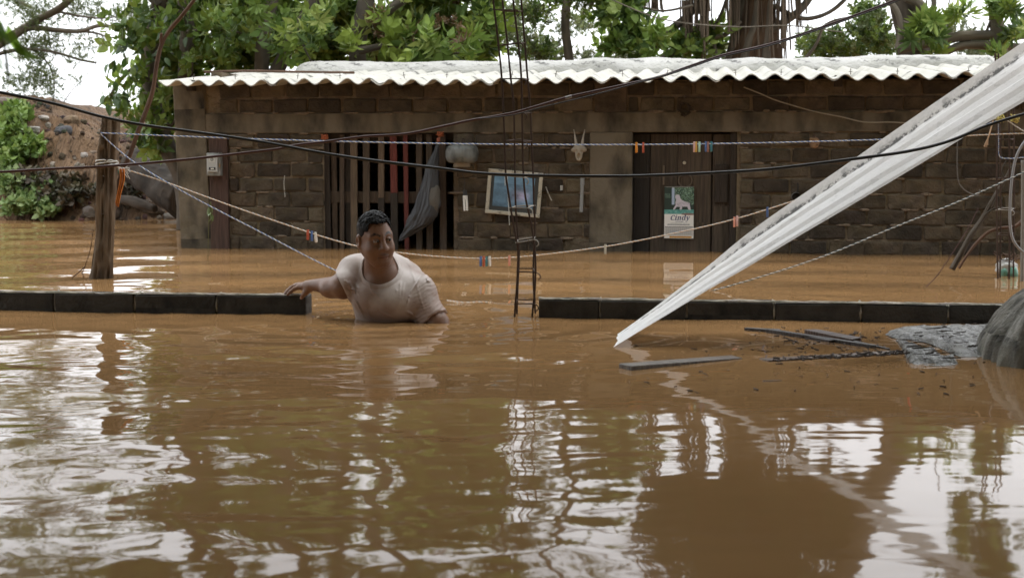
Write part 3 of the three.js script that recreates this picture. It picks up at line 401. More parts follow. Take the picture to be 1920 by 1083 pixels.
  x.globalAlpha = .9; x.fillStyle = '#cdd7ea'; x.fillRect(84, 0, 24, 200); x.globalAlpha = .5; x.fillStyle = '#9fb2d8'; x.fillRect(78, 20, 40, 180); x.globalAlpha = 1;
  x.fillStyle = '#5fa09a'; x.fillRect(0, 256, 330, 50); for (let i = 0; i < 120; i++) { x.globalAlpha = .4; x.fillStyle = rnd() > .5 ? '#bfe0dc' : '#2f6f6a'; x.fillRect(rr(0, 330), rr(256, 300), rr(8, 30), 4); } x.globalAlpha = 1; x.fillStyle = '#8a7068'; x.beginPath(); x.ellipse(270, 306, 80, 12, 0, 0, 7); x.fill();
  x.fillStyle = '#cfcad6'; x.beginPath(); x.moveTo(128, 92); x.bezierCurveTo(150, 74, 178, 92, 176, 120); x.bezierCurveTo(190, 158, 240, 165, 288, 184); x.lineTo(284, 200); x.bezierCurveTo(296, 225, 290, 250, 300, 258); x.lineTo(270, 256); x.lineTo(258, 222); x.lineTo(200, 222); x.lineTo(198, 252); x.lineTo(170, 256); x.lineTo(176, 226); x.lineTo(140, 222); x.lineTo(112, 258); x.lineTo(96, 254); x.lineTo(126, 200); x.bezierCurveTo(118, 160, 136, 150, 128, 132); x.bezierCurveTo(116, 120, 118, 100, 128, 92); x.fill();
  x.fillStyle = '#8f8a9a'; x.globalAlpha = .6; for (let i = 0; i < 60; i++) x.fillRect(rr(130, 280), rr(160, 215), 12, 3); x.globalAlpha = 1;
  x.fillStyle = '#20245e'; x.font = 'italic bold 76px serif'; x.textAlign = 'center'; x.fillText('Cindy', 172, 374); x.fillRect(125, 388, 90, 5);
  x.fillStyle = '#888'; x.fillRect(70, 406, 190, 3); x.fillStyle = '#333'; x.fillRect(34, 420, 252, 8); x.fillStyle = '#555'; x.fillRect(6, 446, 318, 6);
  x.fillStyle = '#bcb8b4'; x.fillRect(6, 452, 318, 100); x.fillStyle = '#8f8d8c'; for (let r = 0; r < 5; r++) for (let k = 0; k < 13; k++) x.fillRect(24 + k * 22, 462 + r * 16, 12, 7); x.fillStyle = '#7f9cc0'; x.fillRect(60, 500, 190, 4);
  x.fillStyle = '#c08a3a'; x.fillRect(60, 556, 250, 20);
  const ct = new THREE.CanvasTexture(cc); ct.colorSpace = THREE.SRGBColorSpace; ct.anisotropy = 4;
  { const w = px(54.5), h = px(96), g = new THREE.PlaneGeometry(w, h, 6, 14), p = g.attributes.position; for (let i = 0; i < p.count; i++) { const X = p.getX(i), Y = p.getY(i); p.setZ(i, .004 + .006 * n3(X * 9, Y * 7, 3) + .008 * Math.pow(Math.abs(X) / w * 2, 3)); } g.computeVertexNormals(); mesh('print', g, mat([1, 1, 1], .7, { map: ct, side: THREE.DoubleSide }), cal); mesh('header_strip', box(w * 1.01, .008, .006, 0, h / 2, .006, .002), mat([.2, .2, .18], .5), cal); }
  // dark plastic bag hanging on the gate
  const bg = onWall('plastic_bag', 'dark translucent plastic bag hanging from the slat gate', 'bag', 822, 262, 0.045), bgm = mat([.035, .037, .042], 0.3, { bumpMap: rep(T.cloth, 5), bumpScale: .004, side: THREE.DoubleSide });
  const prof = [[262, 820, 825], [285, 812, 823], [310, 800, 824], [335, 794, 823], [360, 787, 823], [385, 778, 825], [405, 768, 820], [420, 764, 808], [430, 757, 790], [440, 752, 770], [450, 748, 754]];
  { const nr = prof.length * 9, na = 90, P = [], Uv = [], I = []; const pf = (t) => { const k = Math.min(prof.length - 2, Math.floor(t * (prof.length - 1))), f2 = t * (prof.length - 1) - k; return [0, 1, 2].map((i) => lerp(prof[k][i], prof[k + 1][i], f2)); };
    for (let j = 0; j <= nr; j++) { const t = j / nr, [y, xa, xb] = pf(t), [ua, va] = fl(xa, y), [ub] = fl(xb, y), [u0, v0] = fl(822, 262); for (let i = 0; i <= na; i++) { const a = i / na * Math.PI * 2, cr = 1 + (.42 * fbm(Math.cos(a) * 2.6, Math.sin(a) * 2.6, t * 4, 4) + .16 * Math.abs(n3(Math.cos(a) * 5 + t * 2, Math.sin(a) * 5, t * 3)) - .05) * sstep(0, .2, t), hw = (ub - ua) / 2; P.push((ua + ub) / 2 - u0 + hw * Math.cos(a) * cr, va - v0 + .01 * n3(a * 2, t * 9, 3), hw * .55 * Math.sin(a) * cr * 1.1); Uv.push(a * .1, t * .8); if (i && j) { const k = j * (na + 1) + i; I.push(k - na - 2, k - na - 1, k - 1, k - na - 1, k, k - 1); } } }
    const g = new THREE.BufferGeometry(); g.setAttribute('position', new THREE.Float32BufferAttribute(P, 3)); g.setAttribute('uv', new THREE.Float32BufferAttribute(Uv, 2)); g.setIndex(I); g.computeVertexNormals(); mesh('sack', g, bgm, bg);
    mesh('crumple', (() => { const h = stoneGeo(.06, .13, .03, 17); h.translate(-.04, -.5, .03); return h; })(), mat([.09, .08, .065], .4, { bumpMap: rep(T.cloth, 6), bumpScale: .006 }), bg); mesh('knot', stoneGeo(.018, .022, .016, 3).translate(0, 0, 0), mat([.3, .1, .06], .8), bg); }
  // loose white wire on the wall
  const [wu, wv] = [0, 0]; const cw = onWall('loose_wire', 'thin pale wire sagging along the top of the right wall', 'wire', 1452, 187, 0.06); { const p = [[1395, 163], [1425, 174], [1452, 187], [1485, 197], [1530, 210], [1580, 219], [1622, 229], [1670, 228], [1712, 232], [1760, 238]].map(([X, Y]) => { const [a, b3] = fl(X, Y, 0.06), [a0, b0] = fl(1452, 187, 0.06); return V(a - a0, b3 - b0 + .004 * gauss(), .01 * gauss()); }); mesh('wire', tube(p, .0055, 60, 6), mat([.3, .27, .22], .7), cw); }
}

// ---------- yard: low block walls ----------
function lowWall(label, xa, ya, xb, yb, hgt, joints, endAt) {
  const a = onLevel(xa, ya), b = onLevel(xb, yb), d = b.clone().sub(a), L = d.length(), g = thing('block_wall', label, 'wall', a, Math.atan2(-d.z, d.x), 'low walls of dark blocks standing just above the water');
  const along = (x) => { const t = (x - xa) / (xb - xa), p = onLevel(x, lerp(ya, yb, t)); return p.sub(a).dot(d) / L; };
  const us = joints.map(along), Wd = 0.125;
  for (let i = 0; i + 1 < us.length; i++) {
    const w = us[i + 1] - us[i] - 0.012, h = hgt + 0.45; const bl = mesh('block', (() => { const q = new RoundedBoxGeometry(w, h, Wd, 3, 0.008); const p = q.attributes.position, o = i * 7.7; for (let k = 0; k < p.count; k++) { const X = p.getX(k), Y = p.getY(k), Z = p.getZ(k); p.setXYZ(k, X + .003 * n3(X * 30 + o, Y * 30, Z * 30), Y + .004 * n3(X * 22 + o, 3, Z * 30), Z + .003 * n3(X * 19, Y * 30, o)); } q.computeVertexNormals(); return metric(q, 1, i * .37, i * .21); })(), M.darkConcrete, g);
    bl.position.set((us[i] + us[i + 1]) / 2, hgt - h / 2 + rr(-.002, .002), -Wd / 2 + rr(-.003, .003)); bl.rotation.z = rr(-.004, .004);
    if (i) { const j = mesh('mortar_joint', (() => { const q = stoneGeo(.013, hgt * .62, Wd * .5, i + 3); return q; })(), M.capMortar, g); j.position.set(us[i], hgt * .5, -Wd / 2 + .004); }
  }
  // ragged bedding mortar along the top edge
  const nu = 260, P = [], Uq = [], I = [], na = 7; for (let i = 0; i <= nu; i++) for (let j = 0; j <= na; j++) { const u = lerp(us[0] + .004, us[us.length - 1] - .004, i / nu), k = j / na, rag = fbm(u * 9, 1, 3, 4), e = .5 + .5 * Math.sin(k * Math.PI); const zc = -.006 - .022 * (.5 + rag * .5), half = .011 + .012 * (rag + .3); const A = k * Math.PI; P.push(u, hgt + .001 + Math.sin(A) * Math.max(.0015, .007 + .009 * fbm(u * 14, 5, 2, 4)), zc + Math.cos(A) * Math.max(.003, half)); Uq.push(u, k * .03); if (i && j) { const q = i * (na + 1) + j; I.push(q - na - 2, q - 1, q - na - 1, q - na - 1, q - 1, q); } }
  const q = new THREE.BufferGeometry(); q.setAttribute('position', new THREE.Float32BufferAttribute(P, 3)); q.setAttribute('uv', new THREE.Float32BufferAttribute(Uq, 2)); q.setIndex(I); q.computeVertexNormals(); mesh('mortar_bed', q, M.capMortar, g);
  return g;
}
reseed(71);
lowWall('low dark block wall at the left that the man leans on', -60, 582.5, 577, 590, 0.094, [-60, 101, 251, 405, 576]);
const wallR = lowWall('low dark block wall at the right behind the leaning metal sheet', 1008, 594.5, 2080, 611, 0.088, [1008, 1125, 1288, 1451, 1615, 1779, 1944, 2080]);

// ---------- fence post, stick, ties ----------
{
  reseed(81);
  const PD = -onLevel(190, 522).z; const pw = (x, y, dD = 0) => at(x, y, PD - dD);
  const b = pw(190, 522); const post = thing('fence_post', 'weathered upright wooden post standing in the water at the left', 'post', b);
  const pts = [[188.5, 560], [190, 522], [195, 440], [197.5, 360], [200.5, 300], [207.5, 221]].map(([x, y]) => pw(x, y).sub(b));
  mesh('trunk', (() => { const g = tube(pts, (t) => .0655 - .006 * t + .012 * Math.exp(-t * 9), 110, 44, 0.16, 2.2), p = g.attributes.position; const n = g.attributes.normal; for (let i = 0; i < p.count; i++) { const x = p.getX(i), y = p.getY(i), z = p.getZ(i), a = Math.atan2(z, x - (y * .033)); const cr = Math.max(0, n3(a * 7, y * 1.3, 7) - .12) * .034 + .007 * n3(a * 14, y * 2.0, 1) + .005 * fbm(x * 40, y * 14, z * 40, 3); p.setXYZ(i, x - n.getX(i) * cr, y + (y > .8 ? .02 * n3(x * 25, 1, z * 25) : 0), z - n.getZ(i) * cr); } g.computeVertexNormals(); return g; })(), M.postWood, post);
  for (const [x, y] of [[203, 262], [199, 330], [196, 400], [205, 300]]) { const k = mesh('nail', new THREE.CylinderGeometry(.004, .004, .03, 6), M.nail, post); k.rotation.x = 1.4; k.position.copy(pw(x, y).sub(b)).add(V(0, 0, .066)); }
  const wrap = (yy, n, m, seed2) => { const t = []; for (let k = 0; k < n; k++) { const y0 = yy + k * 3.2, c = pw(200, y0).sub(b), p = []; for (let i = 0; i <= 20; i++) { const a = i / 20 * 6.283; p.push(V(c.x + .07 * Math.cos(a), c.y + .012 * Math.sin(a + k) + .004 * gauss(), c.z + .07 * Math.sin(a))); } t.push(tube(p, .0045, 40, 6)); } return t; };
  const rb = thing('rope_binding', 'white rope wound round the wooden post with a frayed end', 'rope', b); mesh('winding', wrap(303, 3, M.ropeWhite), M.ropeWhite, rb);
  const tuft = []; for (let i = 0; i < 12; i++) { const s = pw(222, 316, .07).sub(b); tuft.push(tube([s, pw(226 + rr(0, 8), 318 + rr(-3, 5), .08).sub(b), pw(233 + rr(0, 14), 312 + rr(-4, 24), .08).sub(b)], .0028, 8, 4)); } mesh('frayed_end', tuft, M.ropeWhite, rb);
  const ot = thing('orange_strap', 'frayed orange rope hanging down beside the wooden post', 'rope', pw(228, 318)); const o0 = ot.position, st = []; for (let i = 0; i < 9; i++) { const dx = rr(-4, 4); st.push(tube([pw(228 + dx, 316, .1).sub(o0), pw(229 + dx, 335, .1).sub(o0), pw(224 + dx * .8, 358, .1).sub(o0), pw(219 + dx * .7, 384 + rr(-8, 4), .1).sub(o0)], .005, 14, 5)); } mesh('strands', st, M.ropeOrange, ot);
  const sk = thing('leaning_stick', 'long bare reddish stick leaning up from the post past the roof corner', 'stick', pw(214, 386)); const s0 = sk.position, SP = [[212, 392], [228, 325], [241, 294], [260, 241], [274, 205], [285, 172], [294, 116], [302, 83], [318, 55], [341, 28], [363, 0], [392, -45]].map(([x, y]) => pw(x, y, -.05).sub(s0));
  mesh('stem', tube(SP, (t) => .019 - .009 * t, 60, 9, .14, 7), M.stick, sk); mesh('stub', tube([pw(302, 84, -.05).sub(s0), pw(301.5, 72, -.04).sub(s0), pw(302, 62, -.03).sub(s0)], (t) => .012 - .004 * t, 8, 7, .1), M.stick, sk);
  const tw = thing('thin_twig', 'thin bare twig hooked into the water left of the post', 'twig', pw(155, 515)); const t0 = tw.position; mesh('stem', [tube([pw(174, 430).sub(t0), pw(169, 465).sub(t0), pw(158, 500).sub(t0), pw(153, 512).sub(t0)], .0024, 16, 5), tube([pw(158, 500).sub(t0), pw(146, 511).sub(t0), pw(134, 521).sub(t0)], .0035, 10, 5), tube([pw(153, 511).sub(t0), pw(157, 521).sub(t0)], .003, 6, 5)], M.stick, tw);
  // weed caught on the line
  const wd = thing('caught_weed', 'green weed caught on the washing line left of the gate', 'weed', pw(392, 385)); const w0 = wd.position; mesh('stem', [tube([pw(394, 378).sub(w0), pw(392, 400).sub(w0), pw(390, 440).sub(w0), pw(389, 508).sub(w0)], (t) => .0045 * (1.1 - t), 20, 5, .3, 20), tube([pw(394, 378).sub(w0), pw(397, 405).sub(w0), pw(395, 420).sub(w0)], .003, 10, 5)], mat([.1, .1, .04], .9), wd);
  for (let i = 0; i < 6; i++) { const l = mesh('leaf', leafGeo(.055, .024), mat([.12, .17, .04], .6, { side: THREE.DoubleSide, transmission: .3, thickness: 0 }), wd); l.position.copy(pw(392 + rr(-3, 3), 384 + i * 4).sub(w0)); l.rotation.set(rr(2, 3.6), rr(0, 6), rr(-.5, .5)); }
}
// a leaf: folded blade along +y, base at 0
function leafGeo(l, w, fold = 0.25, bend = 0.25, n = 5) {
  const P = [], I = [], Uv = []; for (let i = 0; i <= n; i++) { const t = i / n, hw = w / 2 * Math.pow(Math.sin(Math.PI * Math.pow(t, .8)), .9) + (i === 0 ? w * .03 : 0), y = l * t * (1 - .12 * bend * t), z = -bend * l * t * t; P.push(-hw, y, z + hw * fold, 0, y, z, hw, y, z + hw * fold); Uv.push(0, t, .5, t, 1, t); if (i) { const k = i * 3; I.push(k - 3, k - 2, k, k - 2, k + 1, k, k - 2, k - 1, k + 1, k - 1, k + 2, k + 1); } }
  const g = new THREE.BufferGeometry(); g.setAttribute('position', new THREE.Float32BufferAttribute(P, 3)); g.setAttribute('uv', new THREE.Float32BufferAttribute(Uv, 2)); g.setIndex(I); g.computeVertexNormals(); return g;
}

// ---------- ropes, pegs, cables ----------
function rope(label, pts, r, mats, group, seg = 0, name = 'washing_line') {
  r *= .82;
  const c = new THREE.CatmullRomCurve3(pts, false, 'centripetal'), L = c.getLength(), pitch = 0.038, o = thing(name, label, 'rope', pts[0].clone(), 0, group), n = Math.round(L / pitch * 6), fr = c.computeFrenetFrames(Math.min(n, 400));
  mats.forEach((m, k) => { const q = []; for (let i = 0; i <= n; i++) { const t = i / n, p = c.getPointAt(t).sub(pts[0]), a = t * L / pitch * 6.283 + k * Math.PI; q.push(p.add(V(0, Math.cos(a) * r * .55, Math.sin(a) * r * .55))); } const P = [], I = [], Uv = [], rad = 5; for (let i = 0; i <= n; i++) { const tg = q[Math.min(n, i + 1)].clone().sub(q[Math.max(0, i - 1)]).normalize(), s = V(0, 1, 0).cross(tg).normalize(), u = tg.clone().cross(s); for (let j = 0; j < rad; j++) { const a = j / rad * 6.283, v = q[i].clone().addScaledVector(s, Math.cos(a) * r * .62).addScaledVector(u, Math.sin(a) * r * .62); P.push(v.x, v.y, v.z); Uv.push(i * .01, j); if (i) { const b = i * rad + j, e = i * rad + (j + 1) % rad; I.push(b - rad, b, e - rad, e - rad, b, e); } } } const g = new THREE.BufferGeometry(); g.setAttribute('position', new THREE.Float32BufferAttribute(P, 3)); g.setAttribute('uv', new THREE.Float32BufferAttribute(Uv, 2)); g.setIndex(I); g.computeVertexNormals(); mesh('strand', g, m, o); });
  o.userData.curve = undefined; delete o.userData.curve; return c;
}
const LD = -onLevel(190, 522).z - 0.07;
const pl = (list, D) => list.map(([x, y, d]) => at(x, y, d ?? D));
const L1 = rope('upper blue and white washing line stretched level from the post across the house front', pl([[188, 249], [330, 255], [480, 260.5], [720, 267], [960, 270.5], [1200, 271], [1440, 267.5], [1690, 260.5], [1735, 259]], LD), .0052, [M.ropeBlue, M.ropeWhite]);
rope('lower blue and white line slanting from the post down behind the man', pl([[188, 251], [240, 296], [330, 352], [480, 431], [640, 512, LD + .02], [700, 534, LD + .02]], LD), .0055, [M.ropeWhite, M.ropeBlue]);
const L3 = rope('slack peach and white washing line sagging behind the man with pegs', pl([[214, 311], [300, 338], [480, 402], [660, 459], [760, 475], [880, 484], [955, 483], [1135, 462], [1260, 438], [1380, 410], [1520, 366], [1620, 331], [1700, 303]], LD), .0052, [M.ropePeach, M.ropeWhite]);
const L5 = rope('short blue rope from the metal sheet up to the knot at the right', pl([[1690, 309], [1745, 283], [1800, 258], [1845, 236], [1873, 225]], LD), .005, [M.ropeBlue, M.ropeWhite]);
rope('peach rope running level out of the picture above the right branches', pl([[1755, 259], [1830, 253.5], [1920, 250], [1990, 248]], LD), .005, [M.ropePeach, M.ropeWhite]);
rope('dark rope climbing from the low right wall to the right edge', pl([[1290, 557], [1400, 527], [1540, 482], [1680, 425], [1800, 377], [1920, 323], [1990, 292]], 8.4), .0055, [M.ropeDark, M.ropeWhite]);
rope('blue cord hanging from the knot and turning right', pl([[1873, 227], [1873.5, 260], [1876, 294], [1890, 297], [1920, 295], [1970, 290]], LD), .0045, [M.ropeBlue, M.ropeWhite]);
rope('pale rope end floating on the water right of the man', [onLevel(838, 563, .004), onLevel(870, 567, .006), onLevel(905, 566, .004), onLevel(940, 570, .004), onLevel(968, 572, .001)], .005, [M.ropeWhite, M.ropePeach], undefined, 0, 'floating_rope');
{ // pegs
  const jaw = (s) => { const sh = new THREE.Shape(); sh.moveTo(0, .034); sh.lineTo(.0045, .034); sh.lineTo(.006, .012); sh.lineTo(.0085, 0); sh.lineTo(.0075, -.024); sh.quadraticCurveTo(.007, -.034, .003, -.034); sh.lineTo(.0012, -.03); sh.lineTo(.001, -.004); sh.lineTo(0, .002); sh.closePath(); const g = new THREE.ExtrudeGeometry(sh, { depth: .012, bevelEnabled: true, bevelSize: .0008, bevelThickness: .0008, bevelSegments: 1, steps: 1 }); g.translate(0, 0, -.006); if (s < 0) g.rotateY(Math.PI); return g; };
  const ja = jaw(1), jb = jaw(-1), spring = new THREE.TorusGeometry(.0055, .0016, 6, 12); spring.rotateY(Math.PI / 2);
  reseed(91);
  const mk = (line, x, yy, col, turn, label, group) => {
    let best = 1e9, p = null; for (let i = 0; i <= 600; i++) { const q = line.getPoint(i / 600), sx = CX + F * q.x / ((-q.z) * cp - (q.y - CAM_H) * sp); if (Math.abs(sx - x) < best) { best = Math.abs(sx - x); p = q; } }
    const g = thing('clothes_peg', label, 'clothes peg', p.clone().add(V(0, -.018, 0)), turn, group), m = mat(col, .45); g.rotation.z = rr(-.12, .12); g.scale.setScalar(.95);
    mesh('jaw', ja, m, g); mesh('jaw', jb, m, g); mesh('spring', spring, M.wireGrey, g).position.y = .004;
  };
  const O = [.75, .3, .04], R = [.5, .1, .05], P = [.8, .55, .55], G = [.7, .42, .08], MI = [.45, .7, .6], B = [.08, .16, .4], BR = [.4, .2, .16], TE = [.06, .2, .24], WH = [.7, .68, .62], CO = [.75, .35, .27];
  mk(L1, 1193, 276, O, 1.3, 'orange peg on the upper line, left of its red neighbour'); mk(L1, 1206, 276, R, 1.5, 'red brown peg just right of the orange one on the upper line');
  mk(L1, 1301, 275, P, 1.4, 'pale pink peg, first of the six before the door'); mk(L1, 1306, 276, G, 1.2, 'golden peg second of the six before the door'); mk(L1, 1311.5, 275, MI, 1.5, 'mint green peg third of the six before the door'); mk(L1, 1323, 275, B, .9, 'tilted blue peg fourth of the six before the door'); mk(L1, 1328.5, 275, BR, 1.4, 'brown peg fifth of the six before the door'); mk(L1, 1335, 275, TE, 1.3, 'dark teal peg, last of the six before the door');
  mk(L3, 577, 444, R, 1.3, 'red peg on the slack line left of the man'); mk(L3, 584, 446, B, 1.5, 'blue peg between red and white ones left of the man'); mk(L3, 590.5, 448, WH, 1.0, 'white peg nearest the man on the slack line');
  mk(L3, 902, 486, B, 1.3, 'dark blue peg, leftmost of the cluster right of the man'); mk(L3, 907, 486, R, 1.5, 'red peg in the cluster right of the man'); mk(L3, 912, 487, TE, 1.4, 'teal peg in the cluster right of the man'); mk(L3, 918, 487, WH, .9, 'white peg, rightmost of the cluster right of the man');
  mk(L3, 955, 484, CO, 1.4, 'single coral peg beside the rebar column'); mk(L3, 1134, 461, [.45, .43, .36], 1.3, 'single grey peg on the slack line left of the door'); mk(L3, 1377.5, 410, CO, 1.2, 'left one of the two salmon pegs beside the calendar door'); mk(L3, 1383, 409, P, 1.5, 'right one of the two salmon pegs beside the calendar door'); mk(L3, 1440, 392, B, 1.3, 'single blue peg on the slack line near the metal sheet'); mk(L5, 1717, 300, [.6, .05, .05], 1.1, 'bright red peg under the edge of the metal sheet');
}
const cable = (name, label, pts, r, m, extra) => { const o = thing(name, label, 'cable', pts[0].clone()); mesh('sheath', tube(pts.map((p) => p.clone().sub(pts[0])), r, 140, 8, .1, 9), m, o); return o; };
{
  cable('black_cable', 'thick black cable sagging across the picture and over the metal sheet', pl([[-60, 160], [0, 173], [100, 194], [200, 221], [280, 236], [340, 244], [480, 264], [600, 286], [700, 301], [820, 315], [905, 325], [1050, 329.5], [1200, 329.5], [1330, 324], [1440, 317], [1590, 299], [1700, 284], [1762, 270], [1800, 257], [1850, 236], [1950, 205]], 5.72), .0062, M.cableBlack);
  const b = [[-60, 322], [0, 322], [100, 316], [190, 312], [340, 299.5], [480, 284], [520, 279], [560, 271], [610, 265.5], [680, 256], [760, 251], [830, 237], [880, 226], [960, 212], [1020, 195], [1065, 182], [1120, 170], [1180, 157], [1240, 143], [1300, 122], [1350, 105], [1440, 84], [1530, 55], [1600, 30], [1680, 0], [1760, -32]];
  const bc = cable('red_brown_cable', 'reddish brown electric cable rising from the left edge across the roof', pl(b, 6.35), .0058, M.cableRed);
  mesh('tape_joint', tube(pl([[1060, 183.5], [1072, 180.5]], 6.35).map((p) => p.sub(bc.position)), .0072, 4, 8), mat([.35, .33, .33], .5), bc);
  cable('thin_cable', 'thin black wire running beside the red brown cable over the roof', pl([[900, 222.5], [960, 215.5], [1020, 200], [1120, 176], [1215, 150], [1262, 137], [1300, 124.5], [1350, 107.5], [1440, 86.5], [1530, 57.5], [1600, 33], [1680, 3], [1760, -28]], 6.32), .0028, M.cableBlack);
  cable('thin_wire', 'thin dark wire running down into the water right of the sheet', pl([[1713, 566], [1735, 540], [1756, 519], [1788, 472], [1815, 430], [1835, 390]], 8.6), .0026, M.cableRed);
  cable('hanging_wire', 'thin grey wire hanging in a loop before the right block wall', pl([[1796, 262], [1796, 325], [1800, 345], [1812, 358], [1822, 363], [1835, 366], [1838, 355]], 9.3), .0035, mat([.13, .12, .11], .6));
  cable('roof_lath', 'thin dark lath lying along the roof sheets at the left', [at(382, 134.5, 13.1), at(470, 133, 13.15), at(560, 134.5, 13.1), at(664, 136, 13.0)], .011, M.stick).userData.category = 'lath';
  cable('overhead_wire', 'thin dark wire crossing the trees above the roof ridge', pl([[1130, -8], [1240, 35], [1380, 50], [1480, 48], [1580, 60]], 14), .006, M.barkGrey);
}

// ---------- rebar columns ----------
function rebar(label, D, bars, ties, gap) {
  const b = at(bars[0][bars[0].length - 1][0], bars[0][bars[0].length - 1][1], D), o = thing('rebar_column', label, 'rebar column', b);
  const cv = bars.map((q, i) => new THREE.CatmullRomCurve3(q.map(([x, y]) => at(x, y, D + (i % 2 ? gap : 0)).sub(b))));
  cv.forEach((c) => mesh('bar', tube(c, .0056, 90, 6), M.rust, o));
  const atY = (c, y) => { let k = 0, e = 1e9; for (let i = 0; i <= 300; i++) { const p = c.getPoint(i / 300); if (Math.abs(p.y - y) < e) { e = Math.abs(p.y - y); k = p; } } return k.clone(); };
  for (const [y, m, dy] of ties) { const h = at(960, y, D).y - b.y, order = [0, 1, 3, 2], p = order.map((i) => atY(cv[i], h + (i % 2 ? .006 : 0) + (dy || 0) * (i > 1 ? 1 : -1) * .012)), t = []; for (let i = 0; i < 4; i++) { const A = p[i], B = p[(i + 1) % 4], e = B.clone().sub(A).normalize().multiplyScalar(.008); t.push(tube([A.clone().sub(e), A.clone().lerp(B, .5).add(V(0, .003 * gauss(), .002)), B.clone().add(e)], .0032, 8, 5)); } t.push(tube([p[3].clone(), p[3].clone().add(V(.018, -.006, .02)), p[3].clone().add(V(.024, -.022, .02)), p[3].clone().add(V(.014, -.034, .018))], .003, 8, 5)); mesh('stirrup', t, m ? M.wireGrey : M.rust, o); }
  return o;
}
reseed(101);
rebar('bent rusty rebar column rising before the house right of the man', 7.02, [
  [[919, -40], [924.6, 0], [934, 78], [941, 150], [945, 240], [948.5, 329], [953, 360], [962, 417], [971, 470], [970, 520], [965, 592], [964, 640]],
  [[938, -40], [942, 0], [951, 78], [957, 140], [963, 200], [965, 300], [967, 388], [969.5, 428], [973, 477], [971, 530], [969, 592], [969, 640]],
  [[957, -40], [962, 0], [972, 83], [977, 138], [979, 222], [981, 317], [985, 368], [993, 406], [1000, 444], [1004, 485], [1003, 540], [998, 592], [997, 640]],
  [[973, -40], [977, 0], [984, 80], [989, 144], [993.5, 194], [997, 270], [999.5, 324], [1001, 377], [1003, 417], [1001, 470], [1000, 520], [1004, 592], [1005, 640]]],
  [[18, 0], [81, 0, .5], [147, 0], [212, 0], [265, 0], [330, 1, -.4], [389, 1], [451, 1, .6], [510, 0], [569, 0]], .13);
rebar('rusty rebar column before the right end of the house wall', LD + .05, [[[1867, 100], [1870, 225], [1870, 400], [1872, 530]], [[1873, 100], [1876, 240], [1877, 400], [1876, 530]], [[1890, 100], [1893, 230], [1894, 400], [1893, 530]], [[1899, 100], [1902, 225], [1902, 400], [1901, 530]]], [[180, 0], [262, 0], [335, 0], [393, 1], [440, 0], [490, 0]], .1);

// ---------- the leaning metal sheet ----------
{
  const nA = onLevel(1144, 650), nB = at(1920, 181, 5.93), fA = onLevel(1160, 626), fB = at(1920, 99, 6.5), o = thing('metal_sheet', 'long pale corrugated metal sheet slanting from the water to the upper right', 'metal sheet', nA.clone());
  const prof = [[0, -.008], [.03, 0], [.15, .002], [.22, .012], [.34, .0135], [.41, .003], [.55, 0], [.62, .0105], [.72, .012], [.78, .004], [.865, .004], [.93, .02], [1, .036]];
  const nt = 150, P = [], Uv = [], I = [], np = prof.length; const e = (t, s) => { const a = nA.clone().lerp(nB, t), b = fA.clone().lerp(fB, t); return a.lerp(b, s); };
  for (let i = 0; i <= nt; i++) { const t = lerp(-.10, 1.32, i / nt); for (let j = 0; j < np; j++) { const [s, h] = prof[j], du = e(t + .01, s).sub(e(t, s)), dv = e(t, s + .1).sub(e(t, s)), n = dv.cross(du).normalize(); if (n.y < 0) n.negate(); const k = lerp(.1, 1, sstep(.0, .4, t)), p = e(t + (i === 0 ? .012 * n3(j * .7, 1, 1) : 0), s).addScaledVector(n, h * k + .004 * n3(t * 9, s * 5, 2) + .012 * n3(t * 2.2, s * 1.2, 5)).sub(nA); P.push(p.x, p.y, p.z); Uv.push(t, s); } }
  for (let i = 0; i < nt; i++) for (let j = 0; j + 1 < np; j++) { const k = i * np + j; I.push(k, k + np, k + 1, k + 1, k + np, k + np + 1); }
  let g = new THREE.BufferGeometry(); g.setAttribute('position', new THREE.Float32BufferAttribute(P, 3)); g.setAttribute('uv', new THREE.Float32BufferAttribute(Uv, 2)); g.setIndex(I); g = g.toNonIndexed(); g.computeVertexNormals();
  // mould lies as mottled grain in the farthest valley and in specks elsewhere
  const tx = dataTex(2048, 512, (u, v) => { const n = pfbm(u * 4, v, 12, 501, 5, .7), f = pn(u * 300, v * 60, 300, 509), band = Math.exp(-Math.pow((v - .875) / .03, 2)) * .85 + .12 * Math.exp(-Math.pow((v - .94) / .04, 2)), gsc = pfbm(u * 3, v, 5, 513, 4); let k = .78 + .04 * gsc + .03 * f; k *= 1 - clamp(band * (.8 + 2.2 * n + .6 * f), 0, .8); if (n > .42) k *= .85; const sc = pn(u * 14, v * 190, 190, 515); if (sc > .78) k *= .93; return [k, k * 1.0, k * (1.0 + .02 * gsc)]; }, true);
  tx.wrapS = tx.wrapT = THREE.MirroredRepeatWrapping;
  mesh('sheet', g, mat([1, 1, 1], .9, { map: tx, transmission: .45, thickness: 0, bumpMap: rep(T.gritBump, 3, 1), bumpScale: .0015, side: THREE.DoubleSide }), o);
}

